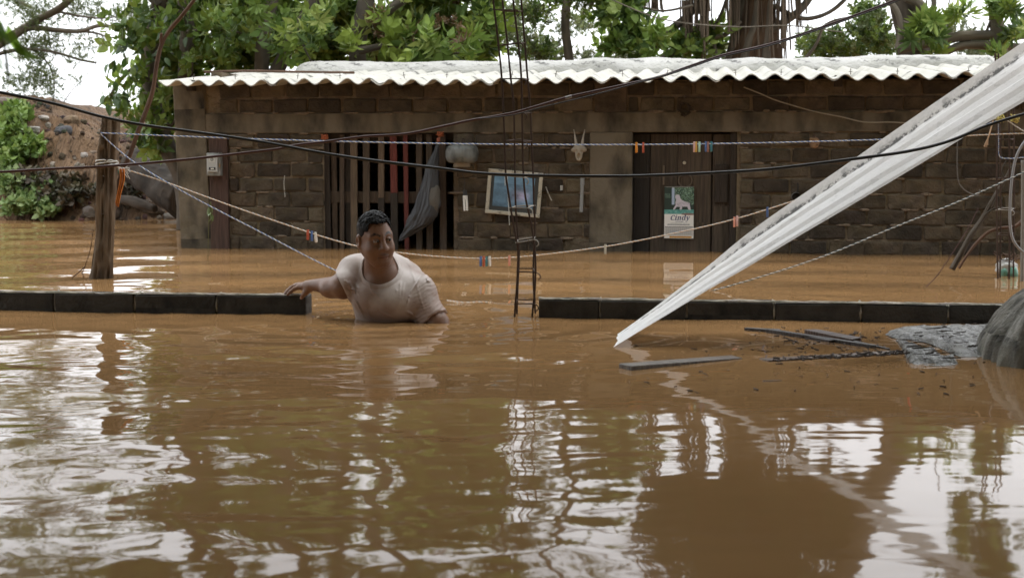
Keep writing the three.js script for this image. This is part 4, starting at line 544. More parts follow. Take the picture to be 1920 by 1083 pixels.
// ---------- floating things and the draped heap at the right ----------
{
  reseed(111);
  const wet = (c) => mat(c, .42, wood(1.2));
  const floatBoard = (name, label, cat, a, b, w, h, m, dip = 0, lump = .004) => { const A = onLevel(a[0], a[1], 0), B = onLevel(b[0], b[1], 0), d = B.clone().sub(A), L = d.length(), o = thing(name, label, cat, A.clone().lerp(B, .5), Math.atan2(-d.z, d.x)); const q = new RoundedBoxGeometry(L, h, w, 4, .004), p = q.attributes.position; for (let i = 0; i < p.count; i++) { const X = p.getX(i), Z = p.getZ(i); p.setY(i, p.getY(i) + lump * n3(X * 9, Z * 30, L)); p.setZ(i, Z * (1 - .25 * (X / L + .5)) + lump * n3(X * 12, 4, L)); } q.computeVertexNormals(); const mm = mesh('board', metric(q, 1, rnd(), rnd()), m, o); mm.position.y = h * .05; mm.rotation.z = dip; return o; };
  const b1 = floatBoard('floating_board', 'wet grey board floating in front of the foot of the metal sheet', 'board', [1172, 691], [1382, 671], .085, .02, wet([.15, .115, .085]), -.012, .006);
  const b2 = floatBoard('floating_board', 'longer debris strewn board floating towards the right', 'board', [1432, 676], [1704, 661], .075, .02, wet([.14, .09, .058]), .002, .008);
  { const bits = []; for (let i = 0; i < 150; i++) { const t = Math.pow(rnd(), .7), p = onLevel(lerp(1440, 1706, t), lerp(676, 661, t) + rr(-4, 3), .022 + .006 * rnd()).sub(b2.position).applyAxisAngle(V(0, 1, 0), -b2.rotation.y); const a = rr(0, 6), l = rr(.006, .03); bits.push(tube([p, p.clone().add(V(Math.cos(a) * l, .004, Math.sin(a) * l))], rr(.0015, .004), 2, 4)); } tag(mesh('twig_litter', bits, mat([.055, .04, .032], .8), b2), null, null, null, 'stuff'); }
  for (const [l, a, b, w, h, c] of [['dark thin slat floating under the right low wall, leftmost of the debris', [1398, 618], [1462, 622], .04, .02, [.05, .042, .038]], ['long dark pole floating slantwise under the right low wall', [1440, 622], [1640, 652], .03, .028, [.045, .036, .03]], ['short dark reddish board floating beside the long pole', [1520, 624], [1606, 641], .07, .03, [.09, .055, .04]], ['dark lath crossing the long floating pole', [1500, 630], [1560, 642], .03, .02, [.05, .04, .035]], ['thin lath pointing at the pale floating plastic', [1596, 640], [1668, 656], .014, .014, [.05, .04, .034]], ['tiny twig floating alone in front of the long board', [1430, 714], [1466, 713], .01, .008, [.08, .05, .03]]]) floatBoard('driftwood', l, 'driftwood', a, b, w, h, wet(c));
  const litter = []; for (let i = 0; i < 200; i++) { const c = rnd() < .6 ? [rr(1400, 1660), rr(612, 660)] : [rr(1180, 1850), rr(640, 740)], p = onLevel(c[0], c[1], .002), a = rr(0, 6), l = rr(.006, .03); litter.push(tube([p, p.clone().add(V(Math.cos(a) * l, .002, Math.sin(a) * l))], rr(.001, .003), 2, 4)); } tag(mesh('floating_litter', litter, mat([.06, .042, .03], .7)), 'small twigs and leaf bits drifting on the water at the right', 'litter', null, 'stuff');
  // floating plastic
  const flat = (label, poly) => { const sh = new THREE.Shape(); const w = poly.map(([x, y]) => onLevel(x, y, .004)), c = w[0].clone(); const pts = new THREE.CatmullRomCurve3(w, true, 'centripetal', .2).getPoints(90); const N = 46, R = 16, P = [], Uv = [], I = []; const cen = pts.reduce((a, p) => a.add(p), V(0, 0, 0)).multiplyScalar(1 / pts.length); const n = pts.length - 1; for (let i = 0; i <= n; i++) for (let j = 0; j <= R; j++) { const p = cen.clone().lerp(pts[i % n], j / R), q = fbm(p.x * 7, p.z * 16, 3, 5), up = .008 + .026 * q + .012 * Math.abs(n3(p.x * 22, p.z * 30, 8)); const ed = 1 + .12 * fbm(p.x * 9, p.z * 14, 7, 4) * (j / R); p.x = cen.x + (p.x - cen.x) * ed; p.z = cen.z + (p.z - cen.z) * ed; p.y = up * sstep(1.02, .9, j / R) + .001; P.push(p.x - c.x, p.y, p.z - c.z); Uv.push(p.x, p.z); if (i && j) { const k = i * (R + 1) + j; I.push(k - R - 2, k - R - 1, k - 1, k - R - 1, k, k - 1); } } const g = new THREE.BufferGeometry(); g.setAttribute('position', new THREE.Float32BufferAttribute(P, 3)); g.setAttribute('uv', new THREE.Float32BufferAttribute(Uv, 2)); g.setIndex(I); g.computeVertexNormals(); const o = thing('floating_plastic', label, 'plastic sheet', V(c.x, 0, c.z)); { const tw = []; for (let k = 0; k < 34; k++) { const i = Math.floor(rnd() * n), j = Math.floor(rr(2, R - 1)), q = (i * (R + 1) + j) * 3, p = V(P[q], P[q + 1] + .004, P[q + 2]), an = gauss() * .5, l = rr(.01, .07); tw.push(tube([p, p.clone().add(V(Math.cos(an) * l, .003, Math.sin(an) * l))], rr(.0012, .003), 2, 4)); } tag(mesh('twig_litter', tw, mat([.05, .036, .026], .8), o), null, null, null, 'stuff'); } const m = mesh('sheet', g, mat([.3, .297, .29], .25, { map: rep(T.stain, 4), bumpMap: rep(T.gritBump, 5), bumpScale: .012, side: THREE.DoubleSide }), o); };
  flat('wide wrinkled grey plastic floating behind the draped heap', [[1664, 629], [1690, 614], [1740, 610], [1800, 608], [1880, 609], [1890, 640], [1850, 668], [1800, 667], [1765, 652], [1720, 638]]);
  flat('pointed strip of grey plastic floating in front of the wide one', [[1684, 636], [1712, 647], [1760, 665], [1795, 682], [1760, 684], [1715, 680], [1698, 668], [1692, 652]]);
  // cement-grey cloth draped over a heap
  const c = onLevel(1992, 672), o = thing('draped_heap', 'grey stiff tarpaulin draped over a heap at the right edge', 'tarpaulin', c), na = 190, nr = 60, P = [], Uv = [], I = [];
  for (let i = 0; i <= na; i++) for (let j = 0; j <= nr; j++) { const a = i / na * 6.2832, t = j / nr, cx = Math.cos(a), cz = Math.sin(a), fold = sstep(.1, .65, t) * (.17 * (Math.pow(1 - Math.abs(n3(cx * 2.1 + .3 * t, cz * 2.1, 4)), 2) - .5) + .09 * (Math.pow(1 - Math.abs(n3(cx * 5.3, cz * 5.3, 2 + t * .6)), 3) - .4) + .03 * fbm(cx * 12, cz * 12, t * 5, 3)), rad = lerp(.0, .365, Math.pow(t, .72)) * (1 + fold) * (1 + .1 * n3(cx * 1.2, cz * 1.2, 9)), y = .33 * (1 - Math.pow(t, 1.75)) + .02 * fbm(cx * t * 4, cz * t * 4, 3) - .06 * sstep(.85, 1, t) + .03 * n3(cx * 2, cz * 2, 2) * (1 - t); P.push(rad * cx, y + .05 * cx * (1 - t) , rad * cz); Uv.push(a * .35, t * .5); if (i && j) { const k = i * (nr + 1) + j; I.push(k - nr - 2, k - nr - 1, k - 1, k - nr - 1, k, k - 1); } }
  const g = new THREE.BufferGeometry(); g.setAttribute('position', new THREE.Float32BufferAttribute(P, 3)); g.setAttribute('uv', new THREE.Float32BufferAttribute(Uv, 2)); g.setIndex(I); g.computeVertexNormals();
  mesh('cloth', g, mat([.3, .29, .265], .85, { map: rep(T.stain, 2.5), bumpMap: rep(T.gritBump, 6), bumpScale: .006, side: THREE.DoubleSide }), o);
  // branches, hose, pole, bag, knots at the right edge
  const W = (l, D) => pl(l, D); const th2 = (n, lab, cat, pts, r, m, lump, seg = 40) => { const t = thing(n, lab, cat, pts[0].clone()); mesh(n === 'hose' ? 'tube' : 'stem', tube(pts.map((p) => p.clone().sub(pts[0])), r, seg, 9, lump, 8), m, t); return t; };
  const br = th2('bare_branch', 'thick dead branch rising out of the water before the right wall', 'branch', W([[1786, 505], [1800, 480], [1822, 440], [1848, 402], [1868, 365], [1886, 335], [1898, 312]], 9.35), (t) => .021 - .009 * t, M.bark, .18);
  mesh('twig', [tube(W([[1848, 402], [1862, 392], [1878, 388], [1895, 396]], 9.33).map((p) => p.sub(br.position)), .005, 12, 5, .2), tube(W([[1886, 335], [1880, 318], [1888, 300]], 9.35).map((p) => p.sub(br.position)), .005, 10, 5)], M.bark, br);
  th2('bare_branch', 'thin curved bare branch bending right over the bag', 'branch', W([[1799, 503], [1812, 482], [1835, 452], [1856, 434], [1880, 427], [1903, 425], [1925, 408], [1960, 392]], 9.3), (t) => .0085 + .004 * t, M.stick, .15);
  th2('hose', 'grey plastic hose hanging in a curve at the right edge', 'hose', W([[1950, 240], [1925, 262], [1908, 290], [1899, 330], [1895, 380], [1895, 420], [1900, 448], [1912, 466], [1930, 478], [1960, 482]], 8.9), .0085, mat([.25, .25, .26], .4), 0, 60);
  th2('upright_pole', 'grey upright pole standing in the water at the right edge', 'pole', W([[1919, 300], [1919, 400], [1918, 470], [1917, 530]], 9.0), .012, mat([.22, .21, .19], .6), .05);
  const bg = thing('rubbish_bag', 'torn white and green plastic bag caught at the foot of the rebar', 'bag', onLevel(1888, 515));
  const sc = 1 / 290; mesh('sack', skin((x, y, z) => Math.hypot(x / 1.15, y * 1.05, z) - .062 - .02 * fbm(x * 14, y * 14, z * 14, 3) - .008 * n3(x * 60, y * 40, z * 50), [-.12, -.06, -.12], [.12, .13, .12], .006).translate(0, .045, 0), mat([.5, .5, .48], .45, { bumpMap: rep(T.cloth, 8), bumpScale: .004 }), bg);
  mesh('green_fold', skin((x, y, z) => Math.hypot(x / .8, y * .8, z) - .036 - .014 * fbm(x * 20, y * 20, z * 20 + 4, 3), [-.08, -.08, -.08], [.08, .09, .08], .005).translate(.028, .02, .05), mat([.13, .3, .23], .45), bg);
  mesh('green_fold', skin((x, y, z) => Math.hypot(x / .7, y * .8, z) - .03 - .012 * fbm(x * 20 + 5, y * 20, z * 20, 3), [-.08, -.08, -.08], [.08, .09, .08], .005).translate(-.035, .018, .05), mat([.1, .24, .18], .45), bg);
  { const tw = []; for (let i = 0; i < 24; i++) { const p = V(rr(-.06, .07), .1 + rr(-.01, .02), rr(-.03, .05)), q = p.clone().add(V(rr(-.07, .07), rr(-.01, .05), rr(-.04, .04))); tw.push(tube([p, p.clone().lerp(q, .5).add(V(0, .012, 0)), q], .003, 5, 4)); } const w = thing('dead_twigs', 'tangle of dead twigs lying on the torn bag', 'twigs', bg.position.clone()); mesh('twigs', tw, M.stick, w); }
  const yk = mat([.5, .42, .12], .8); for (const [x, y, l] of [[1874, 222, 'yellow rope knot at the end of the short blue rope'], [1903, 221, 'yellow rope knot nearer the right edge']]) { const k = thing('rope_knot', l, 'knot', at(x, y, LD)); const ks = []; for (let i = 0; i < 9; i++) { const p = []; for (let j = 0; j < 4; j++) p.push(V(rr(-.035, .035), rr(-.03, .03), rr(-.02, .02))); ks.push(tube(p, .004, 12, 5)); } mesh('loops', ks, yk, k); }
  rope('white twisted wire arching from the metal sheet over the knots to the right edge', pl([[1850, 216], [1862, 224], [1875, 221], [1890, 226], [1905, 236], [1925, 248], [1960, 262]], LD), .005, [M.ropeWhite, M.ropeWhite], undefined, 0, 'twisted_wire');
  { const k = thing('frayed_tassel', 'frayed peach rope end hanging below the yellow knot', 'rope', at(1862, 232, LD)), ks = [], p0 = k.position; ks.push(tube(pl([[1863, 226], [1858, 245], [1854, 258]], LD).map((p) => p.sub(p0)), .005, 8, 5)); for (let i = 0; i < 10; i++) ks.push(tube(pl([[1854, 257], [1851 + rr(-2, 3), 266], [1850 + rr(-5, 5), 274 + rr(-3, 2)]], LD).map((p) => p.sub(p0)), .0025, 5, 4)); mesh('strands', ks, M.ropePeach, k); }
}

// ---------- trees ----------
function sprig(n, len, leafL, leafW, droop, spread = 1) {
  const gs = [tube([V(0, 0, 0), V(.01, len * .5, 0), V(0, len, .01)], .0025, 3, 4)]; const e = new THREE.Euler(), q = new THREE.Quaternion();
  for (let i = 0; i < n; i++) { const g = leafGeo(leafL * rr(.75, 1.15), leafW * rr(.8, 1.15), rr(.15, .4), rr(.1, .5), 3), t = (i + .4) / n; e.set(droop + rr(-.35, .35), i * 2.4 + rr(-.4, .4), 0, 'YXZ'); g.applyQuaternion(q.setFromEuler(e)); g.translate(0, len * lerp(.15, 1, t) * spread, 0); gs.push(g); }
  return merge(gs);
}
reseed(121);
const SP = { ficus: [0, 1, 2].map(() => sprig(8, .2, .125, .075, 1.0)), mango: [0, 1].map(() => sprig(11, .07, .19, .045, 1.35)), fine: [0, 1].map(() => sprig(16, .22, .034, .015, 1.1)), small: [0, 1].map(() => sprig(10, .16, .062, .03, 1.0)), coarse: [0, 1].map(() => sprig(8, .3, .3, .16, 1.1)), vine: [0, 1].map(() => sprig(8, .12, .075, .06, 1.1)) };
const PAL = { ficus: [[.12, .2, .03], [.17, .26, .04], [.22, .31, .055], [.07, .125, .025], [.26, .34, .075], [.1, .17, .035]], lime: [[.22, .3, .045], [.27, .35, .06], [.16, .25, .04], [.3, .35, .09]], fine: [[.15, .19, .06], [.11, .15, .05], [.19, .22, .08]], pale: [[.13, .155, .06], [.17, .18, .08], [.1, .13, .05]], brown: [[.16, .09, .04], [.2, .13, .06]], dark: [[.03, .055, .014], [.045, .08, .018], [.06, .1, .02]] };
// scatter sprigs in lumps; each lump is [x, y, distance, rx, ry (photo pixels), rz (metres), how many]
function crown(parent, kinds, blobs, pal, size = [.62, 1.08], base = parent.position, gap = .14, name = 'crown') {
  const list = kinds.map(() => []), e = new THREE.Euler(), q = new THREE.Quaternion();
  for (const [x, y, D0, rx, ry, rz, n] of blobs) { const mv = D0 < 15.6 && D0 >= 14.7 && gap > -1 && D0 !== 15.21, gp = y < -140 && gap > -1 ? gap + .27 : gap; const D = D0, c = at(x, y, D).sub(base), k = D / F; const N2 = mv && y > -140 ? n * .8 : n; for (let i = 0, tries = 0; i < N2 && tries < n * 6; tries++) { const a = rnd() * 6.283, z = rr(-1, 1), r = Math.pow(rnd(), .45), h = Math.sqrt(1 - z * z), p = V(c.x + rx * k * r * h * Math.cos(a), c.y + ry * k * r * z, c.z + rz * r * h * Math.sin(a) - (mv && rnd() < .88 ? 1.7 : 0)); if (n3(p.x * 1.9, p.y * 1.9, p.z * 1.9) + .5 * n3(p.x * 5, p.y * 5, p.z * 5) < gp) continue; i++; e.set(rr(-1.6, 1.6), rr(0, 6.28), rr(-1.6, 1.6)); const s = rr(...size); list[Math.floor(rnd() * kinds.length)].push([new THREE.Matrix4().compose(p, q.setFromEuler(e), V(s, s, s)), pal[Math.floor(rnd() * pal.length)], rr(.8, 1.2)]); } }
  kinds.forEach((g, j) => { const im = new THREE.InstancedMesh(g, M.leaf, Math.max(1, list[j].length)); im.name = name; list[j].forEach(([m, c, f], i) => { im.setMatrixAt(i, m); im.setColorAt(i, C(c[0] * f, c[1] * f, c[2] * f)); }); im.userData.kind = 'stuff'; castAll(im); parent.add(im); });
}
const tp = (list, D, base, dz = 0) => list.map(([x, y, d]) => at(x, y, (d ?? D) + dz).sub(base));
function tree(name, label, cat, D, foot, group) { const b = at(foot[0], foot[1], D).setY(0); return thing(name, label, cat, b, 0, group); }
const limb = (o, name, pts, D, r0, r1, m, lump = .14, seg = 30, rad = 9) => mesh(name, tube(tp(pts, D, o.position), (t) => lerp(r0, r1, t), seg, rad, lump, 3), m, o);
{
  reseed(131);
  // left ficus behind the roof corner
  let o = tree('ficus_tree', 'big leaf ficus with leaning dark trunk beside the left end of the roof', 'tree', 15.4, [337, 322]);
  limb(o, 'trunk', [[352, 420], [337, 322], [318, 285], [290, 205], [279, 150], [282, 90], [297, 10], [330, -90], [340, -260], [380, -480], [400, -760]], 15.4, .1, .05, M.bark, .12, 60);
  limb(o, 'branch', [[279, 150], [250, 130], [225, 150], [205, 180]], 15.2, .03, .012, M.bark); limb(o, 'branch', [[290, 205], [320, 235], [335, 200], [340, 185]], 15.3, .022, .01, M.bark); limb(o, 'branch', [[297, 10], [230, -60], [170, -120], [90, -230]], 15.3, .05, .015, M.bark);
  crown(o, SP.ficus, [[260, 60, 15, 62, 60, .9, 330], [250, 130, 15, 45, 50, .6, 170], [240, 175, 15, 40, 30, .4, 50], [265, 225, 15.2, 50, 34, .5, 80], [300, 270, 15.6, 30, 30, .4, 40], [325, 180, 15.4, 20, 40, .4, 36], [300, -50, 15.4, 90, 80, 1.2, 420], [330, -260, 15.6, 130, 110, 1.4, 231], [210, -300, 15.6, 130, 80, 1.3, 143], [330, -470, 15.8, 190, 110, 1.6, 231], [120, -420, 15.6, 150, 100, 1.4, 181], [300, -680, 15.8, 330, 120, 1.6, 275]], PAL.ficus);
  { const lf = leafGeo(.12, .062, .25, .3, 4), ms = [[.05, .1, .018], [.1, .17, .03], [.035, .07, .016], [.14, .2, .045]].map((c) => mat(c, .42, { transmission: .3, thickness: 0, side: THREE.DoubleSide })); for (let i = 0; i < 170; i++) { const c = [[235, 60, 40, 60], [225, 140, 35, 45], [215, 178, 25, 14], [262, 235, 45, 30], [300, 60, 70, 60], [400, 60, 70, 50]][i % 6]; const l = mesh('leaf', lf, ms[Math.floor(rnd() * 4)], o); l.position.copy(at(c[0] + c[2] * gauss(), c[1] + c[3] * gauss(), 14.6 + .4 * rnd()).sub(o.position)); l.rotation.set(rr(2.2, 3.9), rr(0, 6.28), rr(-.6, .6), 'YXZ'); l.scale.setScalar(rr(.7, 1.2)); } }
  // the trees over the left half of the roof
  o = tree('ficus_tree', 'leafy ficus with a straight grey trunk behind the left part of the roof', 'tree', 15.3, [345, 320]);
  limb(o, 'trunk', [[346, 430], [345, 320], [346, 160], [350, 60], [345, -60], [385, -300], [405, -520], [400, -800]], 15.3, .088, .06, M.bark, .1, 60);
  limb(o, 'branch', [[350, 60], [400, 55], [450, 62], [470, 75]], 14.9, .022, .01, M.bark); limb(o, 'branch', [[345, -60], [430, -150], [520, -260]], 15, .06, .02, M.bark);
  crown(o, SP.ficus, [[410, 20, 15, 70, 50, .9, 360], [430, 70, 14.8, 60, 40, .6, 170], [380, 110, 15.2, 50, 34, .6, 90], [420, -90, 15.2, 120, 80, 1.2, 420], [500, -260, 15.4, 130, 110, 1.4, 231], [520, -480, 15.6, 180, 110, 1.6, 231], [480, -700, 15.8, 220, 100, 1.6, 198]], PAL.ficus);
  o = tree('ficus_tree', 'forked tree with two dark trunks showing above the roof', 'tree', 15.25, [490, 320]);
  limb(o, 'trunk', [[500, 430], [492, 320], [490, 120], [498, 50], [508, 0], [515, -120], [540, -330], [570, -560], [590, -800]], 15.25, .088, .06, M.bark, .12, 60);
  limb(o, 'trunk', [[495, 260], [508, 160], [528, 112], [552, 66], [580, 20], [604, -40], [640, -200], [620, -420], [610, -700]], 15.3, .085, .05, M.bark, .12, 60);
  limb(o, 'branch', [[552, 30], [566, 80], [585, 118]], 14.6, .016, .008, M.bark);
  crown(o, [...SP.ficus, SP.mango[0]], [[560, 75, 14.7, 60, 45, .7, 190], [600, 20, 15, 80, 50, .9, 330], [470, 20, 14.7, 60, 50, .7, 190], [560, -85, 15.2, 70, 60, 1, 220], [660, -280, 15.4, 120, 110, 1.4, 181], [690, -480, 15.6, 150, 90, 1.6, 154], [640, -720, 15.8, 200, 90, 1.6, 143]], [...PAL.ficus, ...PAL.lime]);
  o = tree('mango_tree', 'dense bright green mango tree behind the middle of the roof', 'tree', 15.2, [672, 320]);
  limb(o, 'trunk', [[676, 430], [672, 320], [670, 120], [674, 60], [690, -20], [720, -200], [760, -450], [790, -750]], 15.2, .1, .06, M.bark, .12, 60);
  limb(o, 'branch', [[674, 60], [740, 10], [820, -40], [900, -120]], 15.2, .06, .02, M.bark); limb(o, 'branch', [[672, 95], [730, 85], [800, 95], [880, 100]], 15, .04, .012, M.bark);
  crown(o, [...SP.mango, ...SP.ficus], [[680, 60, 15, 70, 55, .8, 260], [770, 50, 15, 80, 60, .9, 330], [840, 85, 14.8, 70, 32, .6, 170], [870, 40, 15, 60, 50, .8, 200], [905, 30, 15.1, 28, 45, .5, 90], [800, -80, 15.2, 150, 80, 1.3, 480], [820, -250, 15.4, 130, 100, 1.4, 181], [900, -430, 15.6, 150, 100, 1.6, 154], [820, -640, 15.8, 220, 100, 1.6, 165]], [...PAL.ficus, ...PAL.lime, ...PAL.lime, PAL.brown[0]].filter((c, i) => i !== 14 || rnd() < 2), [.8, 1.2]);
  crown(o, SP.ficus, [[700, 42, 14.9, 10, 18, .15, 7], [835, 48, 14.9, 22, 12, .2, 8], [712, 30, 14.9, 8, 10, .1, 4]], PAL.brown, [.35, .6], o.position, -2, 'dry_leaves');
  // small trees with thin trunks
  o = tree('slender_tree', 'slender grey trunk with sparse leaves behind the rebar column', 'tree', 16, [1068, 320]);
  limb(o, 'trunk', [[1070, 430], [1070, 300], [1068, 115], [1061, 60], [1062, 10], [1070, -80], [1050, -260], [1060, -450]], 16, .065, .03, M.barkGrey, .1, 50); limb(o, 'branch', [[1062, 10], [1030, -40], [990, -120]], 16, .03, .01, M.barkGrey);
  crown(o, SP.small, [[1010, 10, 16, 60, 40, .8, 150], [1090, -10, 16, 60, 40, .8, 120], [1030, -110, 16.2, 110, 80, 1.2, 420], [1080, -300, 16.2, 120, 110, 1.2, 181], [1000, -520, 16.4, 180, 110, 1.4, 198], [1010, 100, 16.5, 45, 22, .6, 90]], [...PAL.ficus, ...PAL.pale]);
  // the strangler fig with hanging roots
  o = tree('strangler_fig', 'brown strangler fig with curtains of hanging roots behind the roof', 'tree', 16, [1415, 320]);
  for (let i = 0; i < 22; i++) { const a = i / 22 * 6.28, x = 1415 + 46 * Math.cos(a), d = 16 + .22 * Math.sin(a); limb(o, 'trunk', [[x + rr(-8, 8), 430], [x + rr(-8, 8), 200], [x + rr(-6, 6), 112], [1412 + 30 * Math.cos(a + .5), 50], [1408 + 32 * Math.cos(a + 1), -20], [1400 + 44 * Math.cos(a + 1.5), -160], [1400 + 70 * Math.cos(a + 1.5), -330], [1400 + 160 * Math.cos(a + 1.5), -560]], d, rr(.035, .085), rr(.02, .05), i % 3 ? M.barkBrown : M.barkGrey, .3, 50); }
  for (const [p, r] of [[[[1203, 116], [1222, 92], [1245, 68], [1268, 48], [1290, 30], [1320, -10], [1370, -80]], .055], [[[1228, 118], [1262, 100], [1298, 85], [1330, 72], [1362, 64], [1390, 40]], .04], [[[1262, 116], [1275, 70], [1290, 30], [1300, -20]], .03], [[[1345, 112], [1338, 60], [1355, 20], [1380, -60]], .022], [[[1450, 10], [1490, 30], [1515, 35], [1560, 20], [1640, -60]], .03], [[[1440, 60], [1500, 20], [1540, -40], [1600, -180]], .05], [[[1330, 75], [1310, 60], [1270, 70], [1240, 110]], .012], [[[1510, 110], [1530, 84], [1545, 50], [1560, 40], [1600, 30]], .02]]) limb(o, 'branch', p, 15.8, r, r * .55, M.barkGrey, .16, 26);
  { const rs = []; const clump = (x, y0, y1, w, n, D = 15.7) => { for (let i = 0; i < n; i++) { const X = x + w * gauss(), e = lerp(y0, y1, rr(.5, 1.05)), d = D + rr(-.3, .3); rs.push(tube(tp([[X + rr(-6, 6), y0 - 40], [X, lerp(y0, e, .5)], [X + rr(-4, 4), e]], d, o.position), rr(.004, .013), 6, 4)); } }; clump(1228, -40, 26, 16, 34); clump(1305, -40, 60, 18, 46); clump(1322, 0, 112, 10, 30); clump(1290, 40, 114, 12, 26); clump(1375, -40, 100, 20, 16); clump(1440, -40, 112, 20, 14); clump(1470, -60, 112, 14, 16); clump(1500, -60, 100, 14, 8); clump(1420, -500, -150, 120, 120, 16); clump(1330, -420, -100, 80, 70, 16); clump(1540, -460, -160, 70, 50, 16); tag(mesh('hanging_roots', rs, mat([.15, .112, .08], .95), o), null, null, null, 'stuff'); }
  crown(o, [...SP.ficus, SP.mango[0]], [[1300, -90, 16, 80, 60, 1, 300], [1440, -105, 16, 110, 55, 1, 380], [1570, -95, 16, 70, 62, 1, 260], [1330, -210, 16, 140, 80, 1.3, 143], [1480, -230, 16.2, 150, 110, 1.4, 460], [1400, -420, 16.4, 230, 120, 1.6, 600], [1540, -400, 16.4, 100, 130, 1.4, 420], [1420, -640, 16.4, 300, 120, 1.6, 330]], [...PAL.dark, ...PAL.brown, ...PAL.dark], [.8, 1.3], o.position, -.2);
  crown(o, SP.ficus, [[1155, 20, 15.2, 45, 22, .4, 50], [1200, 70, 15.2, 30, 30, .3, 26], [1160, 90, 15.2, 14, 22, .3, 24], [1222, 88, 15, 18, 14, .2, 16], [1290, 95, 15.6, 30, 18, .3, 26], [1330, 70, 16, 20, 26, .3, 22], [1140, -30, 15.3, 50, 30, .5, 70]], PAL.ficus, [.8, 1.1], o.position, -2);
  limb(o, 'branch', [[1300, 10], [1240, 20], [1190, 8], [1130, -10]], 15.3, .014, .008, M.barkGrey);
  // big trunk at the right with long bare branches
  o = tree('big_tree', 'thick furrowed grey brown trunk behind the right end of the roof', 'tree', 15, [1728, 320]);
  limb(o, 'trunk', [[1740, 430], [1732, 250], [1716, 108], [1706, 50], [1693, -10], [1655, -100], [1615, -230], [1600, -420], [1610, -700]], 15, .21, .07, M.bark, .1, 70, 16);
  for (const [p, r, q] of [[[[1686, 92], [1730, 82], [1772, 76], [1790, 70], [1830, 66], [1880, 66], [1960, 62]], .055, .05], [[[1748, 92], [1775, 96], [1800, 86], [1840, 84], [1890, 88], [1960, 92]], .042, .05], [[[1868, -30], [1868, 20], [1873, 60], [1880, 108], [1890, 180]], .07, .085], [[[1684, 92], [1690, 50], [1682, 20], [1664, -4], [1640, -50]], .03, .035], [[[1700, -8], [1722, 6], [1736, 26], [1748, 56], [1764, 76]], .06, .05], [[[1790, 70], [1768, 60], [1755, 40]], .03, .02], [[[1742, 30], [1752, 8], [1746, -20]], .025, .03], [[[1690, 40], [1720, 46], [1735, 30], [1738, 0]], .018, .01], [[[1780, 90], [1778, 40], [1782, -10], [1790, -60]], .007, .006], [[[1850, 60], [1862, 30], [1880, 0]], .015, .01]]) limb(o, 'branch', p, 14.75, r, q, M.barkGrey, .14, 24);
  crown(o, SP.mango, [[1740, 48, 14.5, 20, 14, .2, 15], [1712, 68, 14.5, 12, 7, .2, 5], [1750, 64, 14.5, 12, 10, .15, 7], [1795, 26, 14.6, 18, 12, .2, 12], [1872, 12, 14.5, 26, 14, .25, 13], [1893, 22, 14.5, 20, 12, .2, 12], [1912, 62, 14.5, 20, 12, .25, 12], [1870, 108, 14.5, 14, 10, .2, 10], [1760, 100, 14.6, 8, 6, .1, 4]], [...PAL.lime, ...PAL.ficus], [.55, .95], o.position, -2);
  crown(o, [...SP.ficus], [[1560, -480, 15.4, 120, 90, 1.5, 240], [1610, -660, 15.4, 220, 90, 1.5, 420], [1960, -330, 15.4, 44, 200, 1.4, 200]], [...PAL.ficus, ...PAL.dark], [.8, 1.3], o.position, -.1);
  // thin leaved shrubs and pale far trees that show between the trunks
  const shrub = (label, name, D, foot, blobs, pal, kinds, stems) => { const t = tree(name, label, 'shrub', D, foot); for (const s of stems) limb(t, 'stem', s, D, .016, .007, M.barkGrey, .1, 16, 6); crown(t, kinds, blobs, pal, [.8, 1.3], t.position, -.1, 'foliage'); return t; };
  shrub('thin leaved green shrub between the hanging roots and the thick trunk', 'tall_shrub', 19, [1600, 330], [[1530, 85, 19, 40, 26, .8, 130], [1600, 70, 19, 50, 40, .9, 220], [1650, 88, 19, 34, 26, .7, 130], [1615, 30, 19, 30, 26, .6, 70], [1560, 100, 19, 60, 14, .8, 120]], [...PAL.fine, ...PAL.ficus], SP.small, [[[1600, 330], [1602, 150], [1610, 60], [1625, 0]], [[1590, 330], [1570, 160], [1540, 80]], [[1610, 330], [1640, 150], [1655, 80]]]);
  shrub('pale shrub seen between the roof and the right bare branches', 'tall_shrub', 26, [1810, 330], [[1800, 70, 26, 70, 34, 1.2, 200], [1840, 100, 26, 60, 18, 1, 120]], PAL.pale, SP.small, [[[1810, 330], [1808, 160], [1800, 60]]]);
  shrub('pale green tree far behind the rebar column', 'tall_shrub', 27, [1000, 330], [[990, 70, 27, 50, 60, 1.4, 330], [1030, 100, 27, 40, 20, 1.2, 160], [960, 40, 27, 40, 60, 1.3, 200], [1080, 40, 27, 50, 34, 1.3, 150]], [...PAL.pale, ...PAL.fine], SP.small, [[[1000, 330], [996, 160], [985, 40]], [[1004, 330], [1030, 160], [1060, 40]]]);
  shrub('faint pale shrub low behind the roof left of the fig', 'tall_shrub', 27, [1170, 330], [[1140, 108, 27, 60, 14, 1, 110], [1200, 106, 27, 50, 14, 1, 90], [1350, 104, 27, 40, 14, 1, 80]], PAL.pale, SP.small, [[[1170, 330], [1168, 160], [1150, 100]]]);
  // feathery acacia at the far left
  o = tree('acacia_tree', 'feathery fine leaved tree leaning in from the left behind the bank', 'tree', 21, [-120, 290]);
